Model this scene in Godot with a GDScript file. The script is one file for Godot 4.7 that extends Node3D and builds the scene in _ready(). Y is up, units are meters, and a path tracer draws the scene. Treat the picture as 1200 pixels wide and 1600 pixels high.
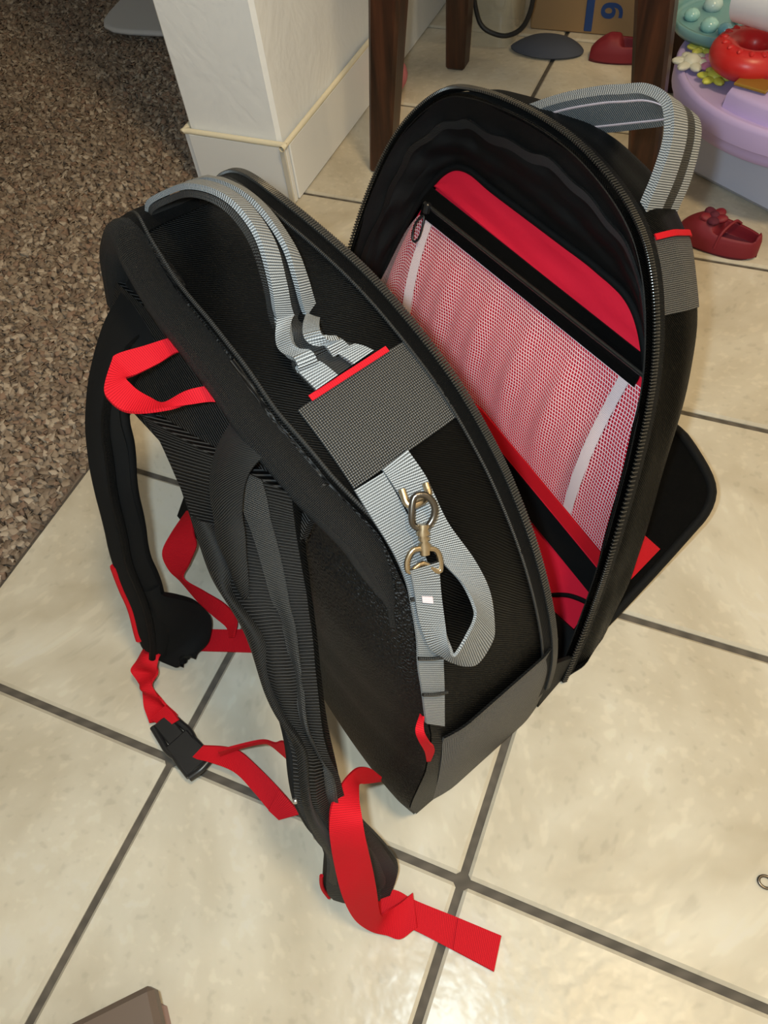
extends Node3D
# A black backpack standing open on a tiled floor, lit by the phone's flash and a warm ceiling lamp.
# Distances on the floor plan are in tiles (one tile with its joint = S metres).
const S := 0.305
const FLOOR_ORIGIN := Vector3(0.793, 0.0, -0.112)      # the backpack's near bottom corner, in tiles
const TURN := 61.5                                      # heading of the backpack's depth axis, degrees from +x
var M := {}
var bag: Node3D
var arch := PackedVector2Array([Vector2(.0, -.2), Vector2(-.005, 0), Vector2(-.02, .32), Vector2(-.01, .51), Vector2(.03, .69), Vector2(.1, .88), Vector2(.19, 1.04), Vector2(.27, 1.14), Vector2(.37, 1.23), Vector2(.5, 1.30), Vector2(.64, 1.35), Vector2(.8, 1.375), Vector2(.98, 1.385), Vector2(1.14, 1.37), Vector2(1.27, 1.30), Vector2(1.36, 1.19), Vector2(1.41, 1.02), Vector2(1.44, .75), Vector2(1.46, .4), Vector2(1.46, 0)])
var lid_arch := PackedVector2Array([Vector2(.0, -.1), Vector2(.01, .01), Vector2(.05, .3), Vector2(.09, .52), Vector2(.17, .86), Vector2(.25, 1.09), Vector2(.36, 1.27), Vector2(.48, 1.37), Vector2(.66, 1.44), Vector2(.85, 1.465), Vector2(1.05, 1.455), Vector2(1.18, 1.41), Vector2(1.3, 1.27), Vector2(1.37, 1.07), Vector2(1.41, .8), Vector2(1.44, .4), Vector2(1.46, 0)])
var lid_inner := PackedVector2Array([Vector2(.07, .05), Vector2(.1, .22), Vector2(.12, .4), Vector2(.16, .62), Vector2(.22, .85), Vector2(.31, 1.03), Vector2(.42, 1.14), Vector2(.56, 1.175), Vector2(.7, 1.19), Vector2(.85, 1.205), Vector2(1.0, 1.22), Vector2(1.12, 1.235), Vector2(1.20, 1.205), Vector2(1.26, 1.12), Vector2(1.32, .97), Vector2(1.365, .76), Vector2(1.38, .4)])
var back_edge := PackedVector2Array([Vector2(1, .02), Vector2(1.5, .0), Vector2(2.4, .07), Vector2(3.3, .11), Vector2(4.2, .13), Vector2(4.9, .165), Vector2(5.6, .2), Vector2(6.6, .205), Vector2(8, .17), Vector2(9, .16), Vector2(10, .17), Vector2(11, .18), Vector2(12.3, .2), Vector2(13.3, .22), Vector2(14.3, .225), Vector2(15.3, .21), Vector2(16.5, .18), Vector2(18, .17), Vector2(19, .16)])

# ---------------------------------------------------------------- small helpers
func lin(r: float, g: float, b: float) -> Color:
	return Color(r, g, b).linear_to_srgb()

func make_image(n: int, f: Callable) -> Image:
	var im := Image.create(n, n, false, Image.FORMAT_RGB8)
	for y in n:
		for x in n:
			var v = f.call(float(x) / n, float(y) / n)
			im.set_pixel(x, y, v if v is Color else Color(v, v, v))
	return im

func tex(im: Image) -> ImageTexture:
	return ImageTexture.create_from_image(im)

func bumps(im: Image, strength: float) -> ImageTexture:
	var c: Image = im.duplicate()
	c.bump_map_to_normal_map(strength)
	return ImageTexture.create_from_image(c)

func plain(called: String, c: Color, rough: float, metal := 0.0, spec := 0.5) -> StandardMaterial3D:
	var m := StandardMaterial3D.new()
	m.resource_name = called
	m.albedo_color = c
	m.roughness = rough
	m.metallic = metal
	m.metallic_specular = spec
	m.cull_mode = BaseMaterial3D.CULL_DISABLED
	M[called] = m
	return m

# cloth: a weave image repeated every `pitch` metres of the cloth
func cloth(called: String, c: Color, rough: float, weave: Image, pitch: float, strength := 6.0, spec := 0.5, sheen := 0.0, tinted := true) -> StandardMaterial3D:
	var m := plain(called, c, rough, 0.0, spec)
	if tinted:
		m.albedo_texture = tex(weave)
	m.normal_enabled = true
	m.normal_texture = bumps(weave, strength)
	m.uv1_scale = Vector3(1.0 / pitch, 1.0 / pitch, 1)
	if sheen > 0.0:
		m.rim_enabled = true
		m.rim = sheen
		m.rim_tint = 0.3
	return m

# a name that is taken gets _001, _002 ...
var taken := {}
func numbered(called: String, parent: Node) -> String:
	var key := str(parent.get_instance_id()) + called
	var n: int = taken.get(key, 0)
	taken[key] = n + 1
	return called if n == 0 else "%s_%03d" % [called, n]

func obj(called: String, mesh: Mesh, m: Material, parent: Node = self) -> MeshInstance3D:
	var o := MeshInstance3D.new()
	o.name = numbered(called, parent)
	o.mesh = mesh
	o.material_override = m
	parent.add_child(o, true)
	return o

func tag(o: Node, label: String, category := "", group := "", kind := "") -> Node:
	o.set_meta("label", label)
	if category: o.set_meta("category", category)
	if group: o.set_meta("group", group)
	if kind: o.set_meta("kind", kind)
	return o

func thing(called: String, label: String, category: String, at := Vector3.ZERO, turn := 0.0, group := "") -> Node3D:
	var o := Node3D.new()
	o.name = numbered(called, self)
	o.position = at
	o.rotation.y = turn
	add_child(o, true)
	tag(o, label, category, group)
	return o

func struct(called: String, mesh: Mesh, m: Material, label := "", parent: Node = self) -> MeshInstance3D:
	var o := obj(called, mesh, m, parent)
	if parent == self:
		o.set_meta("kind", "structure")
	if label: o.set_meta("label", label)
	return o

# Catmull-Rom through the points of a list; t runs from 0 to size - 1
func cr2(p: PackedVector2Array, t: float) -> Vector2:
	var n := p.size()
	var i := clampi(int(floor(t)), 0, n - 2)
	var f := t - i
	var a := p[i - 1] if i > 0 else 2.0 * p[0] - p[1]
	var d := p[i + 2] if i + 2 < n else 2.0 * p[n - 1] - p[n - 2]
	return p[i].cubic_interpolate(p[i + 1], a, d, f)

func cr3(p: Array, t: float) -> Vector3:
	var n := p.size()
	var i := clampi(int(floor(t)), 0, n - 2)
	var f := t - i
	var b: Vector3 = p[i]
	var c: Vector3 = p[i + 1]
	var a: Vector3 = p[i - 1] if i > 0 else 2.0 * b - c
	var d: Vector3 = p[i + 2] if i + 2 < n else 2.0 * c - b
	return b.cubic_interpolate(c, a, d, f)

func table(p: PackedVector2Array, x: float) -> float:
	for i in range(1, p.size()):
		if x <= p[i].x:
			return lerpf(p[i - 1].y, p[i].y, smoothstep(0, 1, clampf((x - p[i - 1].x) / (p[i].x - p[i - 1].x), 0, 1)) * .5 + .5 * clampf((x - p[i - 1].x) / (p[i].x - p[i - 1].x), 0, 1))
	return p[p.size() - 1].y

func tri(st: SurfaceTool, a: Vector3, b: Vector3, c: Vector3, na: Vector3, nb: Vector3, nc: Vector3, ua: Vector2, ub: Vector2, uc: Vector2) -> void:
	var flip := (b - a).cross(c - a).dot(na + nb + nc) > 0.0
	st.set_normal(na); st.set_uv(ua); st.add_vertex(a)
	if flip:
		st.set_normal(nc); st.set_uv(uc); st.add_vertex(c)
		st.set_normal(nb); st.set_uv(ub); st.add_vertex(b)
	else:
		st.set_normal(nb); st.set_uv(ub); st.add_vertex(b)
		st.set_normal(nc); st.set_uv(uc); st.add_vertex(c)

func quad(st: SurfaceTool, p: Array, n: Array, u: Array) -> void:
	tri(st, p[0], p[1], p[2], n[0], n[1], n[2], u[0], u[1], u[2])
	tri(st, p[0], p[2], p[3], n[0], n[2], n[3], u[0], u[2], u[3])

# a cloth sheet of thickness th: f(u, v) gives the middle surface, u and v from 0 to 1
func sheet(f: Callable, nu: int, nv: int, th: float) -> ArrayMesh:
	var p: Array[PackedVector3Array] = []
	for j in nv + 1:
		var row := PackedVector3Array()
		for i in nu + 1:
			row.append(f.call(float(i) / nu, float(j) / nv))
		p.append(row)
	var nor: Array[PackedVector3Array] = []
	var uv: Array[PackedVector2Array] = []
	var run := 0.0
	for j in nv + 1:
		var rn := PackedVector3Array()
		var ru := PackedVector2Array()
		if j > 0:
			run += p[j][nu / 2].distance_to(p[j - 1][nu / 2])
		var wide := 0.0
		for i in nu + 1:
			if i > 0:
				wide += p[j][i].distance_to(p[j][i - 1])
			var du := p[j][mini(i + 1, nu)] - p[j][maxi(i - 1, 0)]
			var dv := p[mini(j + 1, nv)][i] - p[maxi(j - 1, 0)][i]
			var n := du.cross(dv)
			if n.length() < 1e-12:
				n = p[maxi(j - 1, 0)][mini(i + 1, nu)] - p[maxi(j - 1, 0)][maxi(i - 1, 0)]
				n = n.cross(dv)
			rn.append(n.normalized() if n.length() > 1e-14 else Vector3.UP)
			ru.append(Vector2(wide, run))
		nor.append(rn)
		uv.append(ru)
	var st := SurfaceTool.new()
	st.begin(Mesh.PRIMITIVE_TRIANGLES)
	for side in ([1.0, -1.0] if th > 0.0 else [1.0]):
		for j in nv:
			for i in nu:
				var P := []
				var N := []
				var T := []
				for k in [[i, j], [i + 1, j], [i + 1, j + 1], [i, j + 1]]:
					P.append(p[k[1]][k[0]] + nor[k[1]][k[0]] * (th * .5 * side))
					N.append(nor[k[1]][k[0]] * side)
					T.append(uv[k[1]][k[0]])
				quad(st, P, N, T)
	if th > 0.0:
		for j in nv:
			for i in [0, nu]:
				rim(st, p[j][i], p[j + 1][i], nor[j][i] * th * .5, nor[j + 1][i] * th * .5, p[j][i] - p[j][nu / 2], uv[j][i], uv[j + 1][i])
		for i in nu:
			for j in [0, nv]:
				rim(st, p[j][i], p[j][i + 1], nor[j][i] * th * .5, nor[j][i + 1] * th * .5, p[j][i] - p[nv / 2][i], uv[j][i], uv[j][i + 1])
	st.generate_tangents()
	return st.commit()

func rim(st: SurfaceTool, a: Vector3, b: Vector3, na: Vector3, nb: Vector3, out: Vector3, ua: Vector2, ub: Vector2) -> void:
	var n := (b - a).cross(na)
	if n.length() < 1e-14:
		return
	n = n.normalized()
	if n.dot(out) < 0.0:
		n = -n
	quad(st, [a + na, b + nb, b - nb, a - na], [n, n, n, n], [ua, ub, ub + Vector2(na.length() * 2, 0), ua + Vector2(na.length() * 2, 0)])

# a strip of webbing between two edge curves (bag coordinates); from and to give a share of its width, lift raises it
func ribbon(a: Array, b: Array, th: float, from := 0.0, to := 1.0, lift := 0.0, belly := 0.0, nv := 0, wave = null) -> ArrayMesh:
	var n := nv if nv > 0 else (a.size() - 1) * 6
	var f := func(u: float, v: float) -> Vector3:
		var l := cr3(a, v * (a.size() - 1))
		var r := cr3(b, v * (b.size() - 1))
		var v2 := minf(v + .01, 1.0)
		var v1 := maxf(v - .01, 0.0)
		var up := (cr3(a, v2 * (a.size() - 1)) + cr3(b, v2 * (b.size() - 1)) - cr3(a, v1 * (a.size() - 1)) - cr3(b, v1 * (b.size() - 1))).cross(r - l).normalized()
		var s := lerpf(from, to, u)
		var extra: float = wave.call(s, v) if wave != null else 0.0
		return V(l.lerp(r, s) + up * (lift + extra + belly * 4.0 * s * (1.0 - s)))
	return sheet(f, 6, n, th)

func tube(pts: Array, r: float, sides := 8, closed := false, steps := 4, taper = null) -> ArrayMesh:
	var ring := pts.duplicate()
	if closed:
		ring.append(pts[0])
	var n := (ring.size() - 1) * steps
	var c := PackedVector3Array()
	for i in n + 1:
		var t := float(i) / steps
		if closed:
			var k := pts.size()
			var q := [pts[(int(t) - 1 + k) % k], pts[int(t) % k], pts[(int(t) + 1) % k], pts[(int(t) + 2) % k]]
			c.append((q[1] as Vector3).cubic_interpolate(q[2], q[0], q[3], t - int(t)))
		else:
			c.append(cr3(ring, t))
	var st := SurfaceTool.new()
	st.begin(Mesh.PRIMITIVE_TRIANGLES)
	var side := Vector3.UP
	var run := 0.0
	var rows := []
	for i in n + 1:
		var d := (c[mini(i + 1, n)] - c[maxi(i - 1, 0)])
		if closed and (i == 0 or i == n):
			d = c[1] - c[n - 1]
		d = d.normalized()
		if i == 0 and absf(d.dot(side)) > .95:
			side = Vector3.RIGHT
		side = (side - d * side.dot(d)).normalized()
		var other := d.cross(side)
		if i > 0:
			run += c[i].distance_to(c[i - 1])
		var row := []
		var rr: float = r * (taper.call(float(i) / n) if taper != null else 1.0)
		for k in sides + 1:
			var a := TAU * k / sides
			var nn := side * cos(a) + other * sin(a)
			row.append([c[i] + nn * rr, nn, Vector2(a * rr, run)])
		rows.append(row)
	for i in n:
		for k in sides:
			var q := [rows[i][k], rows[i][k + 1], rows[i + 1][k + 1], rows[i + 1][k]]
			quad(st, [q[0][0], q[1][0], q[2][0], q[3][0]], [q[0][1], q[1][1], q[2][1], q[3][1]], [q[0][2], q[1][2], q[2][2], q[3][2]])
	if not closed:
		for e in [0, n]:
			var d := (c[0] - c[1]).normalized() if e == 0 else (c[n] - c[n - 1]).normalized()
			for k in sides:
				tri(st, c[e], rows[e][k][0], rows[e][k + 1][0], d, d, d, Vector2.ZERO, rows[e][k][2], rows[e][k + 1][2])
	st.generate_tangents()
	return st.commit()

func lathe(profile: Array, n := 32, squash = null) -> ArrayMesh:
	var f := func(u: float, v: float) -> Vector3:
		var t: float = v * (profile.size() - 1)
		var i := mini(int(t), profile.size() - 2)
		var q: Vector2 = profile[i].lerp(profile[i + 1], t - i)
		var a := -u * TAU
		var k: float = squash.call(a) if squash != null else 1.0
		return Vector3(q.x * k * cos(a), q.y, q.x * k * sin(a))
	return sheet(f, n, (profile.size() - 1) * 2, 0.0)

# a box with chamfered edges, centred; taper scales the top face
func block(size: Vector3, c: float, taper := Vector2.ONE, lean := Vector2.ZERO) -> ArrayMesh:
	var st := SurfaceTool.new()
	st.begin(Mesh.PRIMITIVE_TRIANGLES)
	var h := size * .5
	var put := func(v: Vector3) -> Vector3:
		var k := (v.y + h.y) / size.y
		return Vector3(v.x * lerpf(1, taper.x, k) + lean.x * k, v.y, v.z * lerpf(1, taper.y, k) + lean.y * k)
	var corner := func(s: Vector3, axis: int) -> Vector3:
		var v := Vector3(s.x * (h.x - c), s.y * (h.y - c), s.z * (h.z - c))
		v[axis] = s[axis] * h[axis]
		return put.call(v)
	var uvof := func(v: Vector3, axis: int) -> Vector2:
		return Vector2(v.z, v.y) if axis == 0 else (Vector2(v.x, v.z) if axis == 1 else Vector2(v.x, v.y))
	var face := func(vs: Array, axis: int, out: Vector3) -> void:
		var n: Vector3 = (vs[1] - vs[0]).cross(vs[2] - vs[0]).normalized()
		if n.dot(out) < 0: n = -n
		for k in vs.size() - 2:
			tri(st, vs[0], vs[k + 1], vs[k + 2], n, n, n, uvof.call(vs[0], axis), uvof.call(vs[k + 1], axis), uvof.call(vs[k + 2], axis))
	for axis in 3:
		var b := (axis + 1) % 3
		var d := (axis + 2) % 3
		for s in [-1.0, 1.0]:
			var vs := []
			for q in [[-1, -1], [1, -1], [1, 1], [-1, 1]]:
				var sg := Vector3()
				sg[axis] = s; sg[b] = q[0]; sg[d] = q[1]
				vs.append(corner.call(sg, axis))
			var o := Vector3(); o[axis] = s
			face.call(vs, axis, o)
		for sb in [-1.0, 1.0]:
			for sd in [-1.0, 1.0]:
				var e0 := Vector3(); e0[axis] = -1; e0[b] = sb; e0[d] = sd
				var e1 := Vector3(); e1[axis] = 1; e1[b] = sb; e1[d] = sd
				var o := Vector3(); o[b] = sb; o[d] = sd
				face.call([corner.call(e0, b), corner.call(e1, b), corner.call(e1, d), corner.call(e0, d)], b, o)
	for sx in [-1.0, 1.0]:
		for sy in [-1.0, 1.0]:
			for sz in [-1.0, 1.0]:
				var s := Vector3(sx, sy, sz)
				face.call([corner.call(s, 0), corner.call(s, 1), corner.call(s, 2)], 0, s)
	st.generate_tangents()
	return st.commit()

func ball(r: float, squash := Vector3.ONE, n := 16) -> ArrayMesh:
	var f := func(u: float, v: float) -> Vector3:
		var a := -u * TAU
		var e := (v - .5) * PI
		return Vector3(cos(e) * cos(a), sin(e), cos(e) * sin(a)) * r * squash
	return sheet(f, n, n / 2, 0.0)

func T(x: float, h: float, z: float) -> Vector3:            # tiles to metres
	return Vector3(x, h, z) * S

# ---------------------------------------------------------------- backpack coordinates: (depth, width, height) in tiles
func V(p: Vector3) -> Vector3:
	return Vector3(p.x, p.z, -p.y) * S

func G(d: float, t: float, off := 0.0) -> Vector3:          # a point of the shell's side, t along its arch
	var a := cr2(arch, t)
	if t > 11.4:                                             # the far corner is fuller at the back
		var k := smoothstep(11.4, 13.4, t) * (1.0 - smoothstep(14.6, 18.5, t)) * clampf(1.15 - d * 2.0, 0, 1)
		a += Vector2(-.11, .115) * k
	var b := cr2(arch, t + .05) - cr2(arch, t - .05)
	b = b.normalized()
	return Vector3(d, a.x - b.y * off, a.y + b.x * off)

func L(n: float, w: float, u: float) -> Vector3:            # a point of the lid: n deep, w across, u up its slope
	return Vector3(.65 + .915 * n + .4035 * u, w, maxf(-.4035 * n + .915 * u, .006))

func LA(n: float, t: float, off := 0.0) -> Vector3:         # a point of the lid's side
	var a := cr2(lid_arch, t)
	var b := (cr2(lid_arch, t + .05) - cr2(lid_arch, t - .05)).normalized()
	return L(n, a.x - b.y * off, a.y + b.x * off)

func wob(a: float, b: float, seed_: float) -> float:        # soft folds of cloth, -1 to 1
	return (sin(a * 7.3 + seed_) * cos(b * 9.1 - seed_ * 2.0) + .6 * sin(a * 15.7 + b * 5.0 + seed_ * 3.1) + .4 * sin(b * 23.0 - a * 4.0 + seed_)) / 2.0

# ---------------------------------------------------------------- the scene
func _ready() -> void:
	# camera
	var cam := Camera3D.new()
	cam.name = "camera"
	cam.fov = rad_to_deg(2.0 * atan(800.0 / 1189.05))
	cam.near = 0.02
	cam.far = 50.0
	cam.transform = Transform3D(Basis(Vector3(0.92346, -0.08488, -0.37419), Vector3(-0.26489, 0.56449, -0.78178), Vector3(0.27758, 0.82106, 0.49881)).orthonormalized(), T(1.12105, 2.44381, 0.35143))
	add_child(cam)
	cam.current = true
	# environment
	var we := WorldEnvironment.new()
	we.name = "world"
	var env := Environment.new()
	env.background_mode = Environment.BG_COLOR
	env.background_color = Color(0.02, 0.02, 0.022)
	env.tonemap_mode = Environment.TONE_MAPPER_LINEAR
	env.tonemap_exposure = 1.05
	env.sdfgi_enabled = true
	env.ssao_enabled = true
	env.ssil_enabled = true
	we.environment = env
	add_child(we)
	# the phone's flash, a little up and left of its lens
	var flash := OmniLight3D.new()
	flash.name = "phone_flash_light"
	flash.light_color = Color(0.87, 0.96, 1.0)
	flash.light_energy = 0.37
	flash.light_size = 0.004
	flash.omni_range = 30
	flash.omni_attenuation = 2.0
	flash.shadow_enabled = true
	add_child(flash)
	flash.position = cam.transform * Vector3(-0.031, 0.019, 0.0)
	# the warm ceiling lamp
	ceiling_lamp("ceiling_lamp", "round flush ceiling lamp above the floor in front of the toy table", T(2.8, 7.86, -0.4), 2.5)
	ceiling_lamp("ceiling_lamp", "round flush ceiling lamp near the room's far right corner", T(6.4, 7.86, -4.3), .8)
	materials()
	room()
	backpack()
	furniture()
	toys()

func ceiling_lamp(called: String, label: String, at: Vector3, energy: float) -> void:
	var t := thing(called, label, "lamp", at, 0.0, "ceiling lamps")
	var glow := plain("lamp_glow", Color(1, 0.9, 0.72), 0.6)
	glow.emission_enabled = true
	glow.emission = Color(1, 0.84, 0.55)
	glow.emission_energy_multiplier = 1.2
	obj("lamp_base", lathe([Vector2(0, .05), Vector2(.19, .05), Vector2(.2, .04), Vector2(.2, .0), Vector2(.185, -.005)], 32), plain("lamp_white", Color(.85, .84, .8), .5), t)
	obj("diffuser", lathe([Vector2(.185, -.005), Vector2(.17, -.02), Vector2(.1, -.03), Vector2(0, -.032)], 32), glow, t)
	var a := AreaLight3D.new()
	a.name = "lamp_light"
	a.area_size = Vector2(.3, .3)
	a.light_color = Color(1.0, 0.885, 0.69)
	a.light_energy = energy
	a.shadow_enabled = true
	a.area_range = 30
	t.add_child(a)
	a.position = Vector3(0, -.045, 0)
	a.rotation.x = -PI / 2

func materials() -> void:
	var twill := make_image(32, func(x, y): return clampf(pow(.5 + .5 * sin((x + y) * TAU * 4.0), 1.8) * (0.85 + .15 * sin((x - y) * TAU * 8.0)), .03, 1))
	var ribs := make_image(32, func(x, y): return clampf(.74 + .26 * sin(y * TAU * 4.0 + .5 * sin(x * TAU * 4.0)) - .08 * (1.0 if fmod(x * 8.0, 1.0) < .12 else 0.0), 0, 1))
	var soft_ribs := make_image(32, func(x, y): return clampf(.9 + .1 * sin(y * TAU * 4.0 + .6 * sin(x * TAU * 4.0)), 0, 1))
	var basket := make_image(32, func(x, y):
		var k := (int(x * 8) + int(y * 8)) % 2
		var fx := fmod(x * 8.0, 1.0) * 2.0 - 1.0
		var fy := fmod(y * 8.0, 1.0) * 2.0 - 1.0
		return clampf((1.0 - .75 * (fx * fx if k else fy * fy)) * (1.0 - .6 * pow(absf(fy if k else fx), 4.0)), .05, 1))
	var grain := FastNoiseLite.new()
	grain.seed = 4
	grain.frequency = .09
	var fuzz := make_image(128, func(x, y): return clampf(.5 + .5 * grain.get_noise_2d(x * 128 * 4.0, y * 128 * 4.0), 0, 1))
	var dots := RandomNumberGenerator.new()
	dots.seed = 8
	var speckle: Image = make_image(128, func(x, y): return clampf(.3 + .3 * grain.get_noise_2d(x * 128 * 4.0, y * 128 * 4.0), 0, 1))
	for k in 240:
		var e := dots.randf_range(.6, 1.0)
		speckle.set_pixel(dots.randi() % 128, dots.randi() % 128, Color(e, e, e))
	cloth("black_twill", lin(.024, .0232, .0225), .4, twill, .0092, 14.0, .27)
	cloth("black_deep", lin(.009, .009, .009), .42, twill, .0092, 12.0, .2)
	cloth("black_plain", lin(.0075, .0075, .008), .55, basket, .007, 8.0, .28)
	cloth("charcoal_basket", lin(.33, .32, .31), .5, basket, .0128, 12.0, .4)
	cloth("roll_cloth", lin(.042, .041, .041), .5, basket, .0085, 9.0, .35)
	cloth("black_mesh", lin(.030, .030, .033), .5, speckle, .09, 6.0, .36)
	cloth("black_lining", lin(.007, .007, .008), .6, fuzz, .02, 3.0, .4)
	cloth("black_padding", lin(.006, .0063, .0075), .75, fuzz, .012, 3.0, .35)
	cloth("grey_webbing", lin(.50, .52, .54), .62, ribs, .0072, 7.0, .4)
	cloth("black_webbing", lin(.034, .033, .032), .5, ribs, .0066, 7.0, .5)
	cloth("ribbed_mesh", lin(.045, .043, .042), .5, make_image(32, func(x, y): return clampf(.5 + .62 * sin((y + .25 * x) * TAU * 4.0), .04, 1)), .0085, 10.0, .35)
	cloth("charcoal_webbing", lin(.085, .082, .078), .5, twill, .006, 7.0, .4)
	cloth("red_webbing", lin(.62, .011, .021), .65, soft_ribs, .0060, 4.0, .2)
	cloth("red_lining", lin(.74, .013, .04), .7, fuzz, .02, 2.0, .3, 0, false)
	cloth("white_tape", lin(.68, .54, .56), .7, ribs, .006, 2.0, .4, 0, false)
	plain("gold_metal", lin(.5, .4, .27), .28, 1.0)
	plain("dark_metal", lin(.16, .14, .12), .3, 1.0)
	plain("silver_metal", lin(.6, .6, .6), .3, 1.0)
	plain("black_plastic", lin(.012, .012, .013), .35)
	plain("zipper_coil", lin(.03, .028, .025), .25, .35, .8)
	# netting of the pink-looking pocket: white threads with real holes
	var net := Image.create(64, 64, false, Image.FORMAT_RGBA8)
	for y in 64:
		for x in 64:
			var fx := fmod(x / 16.0, 1.0)
			var fy := fmod(y / 16.0, 1.0)
			var on := fx < .25 or fy < .25
			net.set_pixel(x, y, Color(1, 1, 1, 1) if on else Color(1, 1, 1, 0))
	var nm := plain("white_net", lin(.90, .60, .64), .45, 0.0, .5)
	nm.albedo_texture = ImageTexture.create_from_image(net)
	nm.transparency = BaseMaterial3D.TRANSPARENCY_ALPHA_SCISSOR
	nm.alpha_scissor_threshold = .5
	nm.uv1_scale = Vector3(1.0 / .0116, 1.0 / .0116, 1)

func room() -> void:
	# --- glazed beige tiles, each one a piece of the floor
	var cloud := FastNoiseLite.new()
	cloud.seed = 11
	cloud.frequency = .012
	cloud.fractal_octaves = 5
	var spots := FastNoiseLite.new()
	spots.seed = 23
	spots.frequency = .05
	spots.fractal_octaves = 3
	var marble := Image.create(512, 512, false, Image.FORMAT_RGB8)
	var relief := Image.create(512, 512, false, Image.FORMAT_RGB8)
	for y in 512:
		for x in 512:
			var a := TAU * x / 512.0
			var b := TAU * y / 512.0
			var p := Vector3(cos(a) * 82, sin(a) * 82, cos(b) * 82)
			var q := sin(b) * 82
			var c := cloud.get_noise_3d(p.x + q * .7, p.y - q * .4, p.z + q * .6)
			var s := spots.get_noise_3d(p.x * 1.5 + q, p.y * 1.5, p.z * 1.5 - q)
			var v := .95 + .10 * c - .05 * smoothstep(.3, .6, s) + .04 * smoothstep(.2, .5, -s)
			marble.set_pixel(x, y, Color(v, v * (.985 + .02 * c), v * (.955 + .05 * c)).clamp())
			var e := clampf(.5 + .35 * s + .25 * c, 0, 1)
			relief.set_pixel(x, y, Color(e, e, e))
	var glaze := plain("glazed_tile", lin(.60, .56, .485), .26, 0.0, .27)
	glaze.albedo_texture = tex(marble)
	glaze.uv1_triplanar = true
	glaze.uv1_world_triplanar = true
	glaze.uv1_scale = Vector3(1.35, 1.35, 1.35)
	glaze.heightmap_enabled = true
	glaze.heightmap_texture = tex(relief)
	glaze.heightmap_scale = .07
	var grout := plain("grout", lin(.115, .098, .08), .95)
	grout.albedo_texture = tex(make_image(64, func(x, y): return .92 + .08 * sin(x * TAU * 5.0 + 2.0 * sin(y * TAU * 3.0)) * cos(y * TAU * 4.0)))
	grout.uv1_triplanar = true
	grout.uv1_world_triplanar = true
	grout.uv1_scale = Vector3(9, 9, 9)
	var fl := struct("floor", block(Vector3(9 * S, .1, 13 * S), .001), grout, "beige glazed tile floor with dark recessed grout joints")
	fl.position = T(3.5, 0, -2.5) + Vector3(0, -.0545, 0)
	var tile := block(Vector3(S - .0074, .012, S - .0074), .0032)
	for i in 9:
		for j in 13:
			var o := obj("tile", tile, glaze, fl)
			o.position = T(i - 1 + .5, 0, 4 - j - .5) - T(3.5, 0, -2.5) + Vector3(0, .0545 - .006 , 0)
	# --- brown flecked carpet of the next room
	var backing := plain("carpet_backing", lin(.16, .12, .09), 1.0)
	var cp := struct("carpet", block(Vector3(9 * S, .1, 13 * S), .001), backing, "brown and tan flecked carpet of the dark next room")
	cp.position = T(-5.5, 0, -2.5) + Vector3(0, -.052, 0)
	var st := SurfaceTool.new()
	st.begin(Mesh.PRIMITIVE_TRIANGLES)
	for k in 4:
		var a := TAU * k / 4.0
		var b := TAU * (k + 1) / 4.0
		var r := .0042
		var m0 := Vector3(cos(a) * r, 0, sin(a) * r)
		var m1 := Vector3(cos(b) * r, 0, sin(b) * r)
		var u0 := m0 * 1.05 + Vector3(.002, .007, 0)
		var u1 := m1 * 1.05 + Vector3(.002, .007, 0)
		var tip := Vector3(.0075, .0095, .001)
		quad(st, [m0, m1, u1, u0], [m0.normalized(), m1.normalized(), m1.normalized(), m0.normalized()], [Vector2.ZERO, Vector2.ZERO, Vector2.ZERO, Vector2.ZERO])
		tri(st, u0, u1, tip, m0.normalized() + Vector3.UP, m1.normalized() + Vector3.UP, Vector3.UP, Vector2.ZERO, Vector2.ZERO, Vector2.ZERO)
	var mm := MultiMesh.new()
	mm.transform_format = MultiMesh.TRANSFORM_3D
	mm.use_colors = true
	mm.mesh = st.commit()
	var rng := RandomNumberGenerator.new()
	rng.seed = 77
	var step := .0068
	var nx := int(4.6 * S / step)
	var nz := int(6.6 * S / step)
	mm.instance_count = nx * nz
	var shades := [Color(.27, .21, .16), Color(.23, .175, .135), Color(.33, .26, .20), Color(.19, .14, .105), Color(.42, .345, .275), Color(.26, .178, .132)]
	for i in nx:
		for j in nz:
			var x := -1.0 * S - .003 - i * step + rng.randf_range(-.5, .5) * step
			var z := .6 * S - j * step + rng.randf_range(-.5, .5) * step
			var bs := Basis(Vector3.UP, rng.randf() * TAU) * Basis(Vector3.RIGHT, rng.randf_range(-.45, .45))
			mm.set_instance_transform(i * nz + j, Transform3D(bs.scaled(Vector3.ONE * rng.randf_range(.8, 1.35)), Vector3(x, -.002, z) - cp.position))
			mm.set_instance_color(i * nz + j, shades[mini(int(pow(rng.randf(), 1.1) * 6), 5)])
	var pile := MultiMeshInstance3D.new()
	pile.name = "carpet_pile"
	pile.multimesh = mm
	var yarn := plain("yarn", Color.WHITE, .95, 0, .2)
	yarn.vertex_color_use_as_albedo = true
	pile.material_override = yarn
	pile.set_meta("kind", "stuff")
	cp.add_child(pile)
	# --- walls
	var rough := FastNoiseLite.new()
	rough.seed = 5
	rough.frequency = .035
	rough.fractal_octaves = 3
	var orange_peel := make_image(256, func(x, y): return clampf(.5 + .9 * rough.get_noise_3d(cos(x * TAU) * 42 + sin(y * TAU) * 30, sin(x * TAU) * 42 - sin(y * TAU) * 12, cos(y * TAU) * 42), 0, 1))
	var paint := plain("wall_paint", lin(.88, .90, .93), .6)
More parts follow.
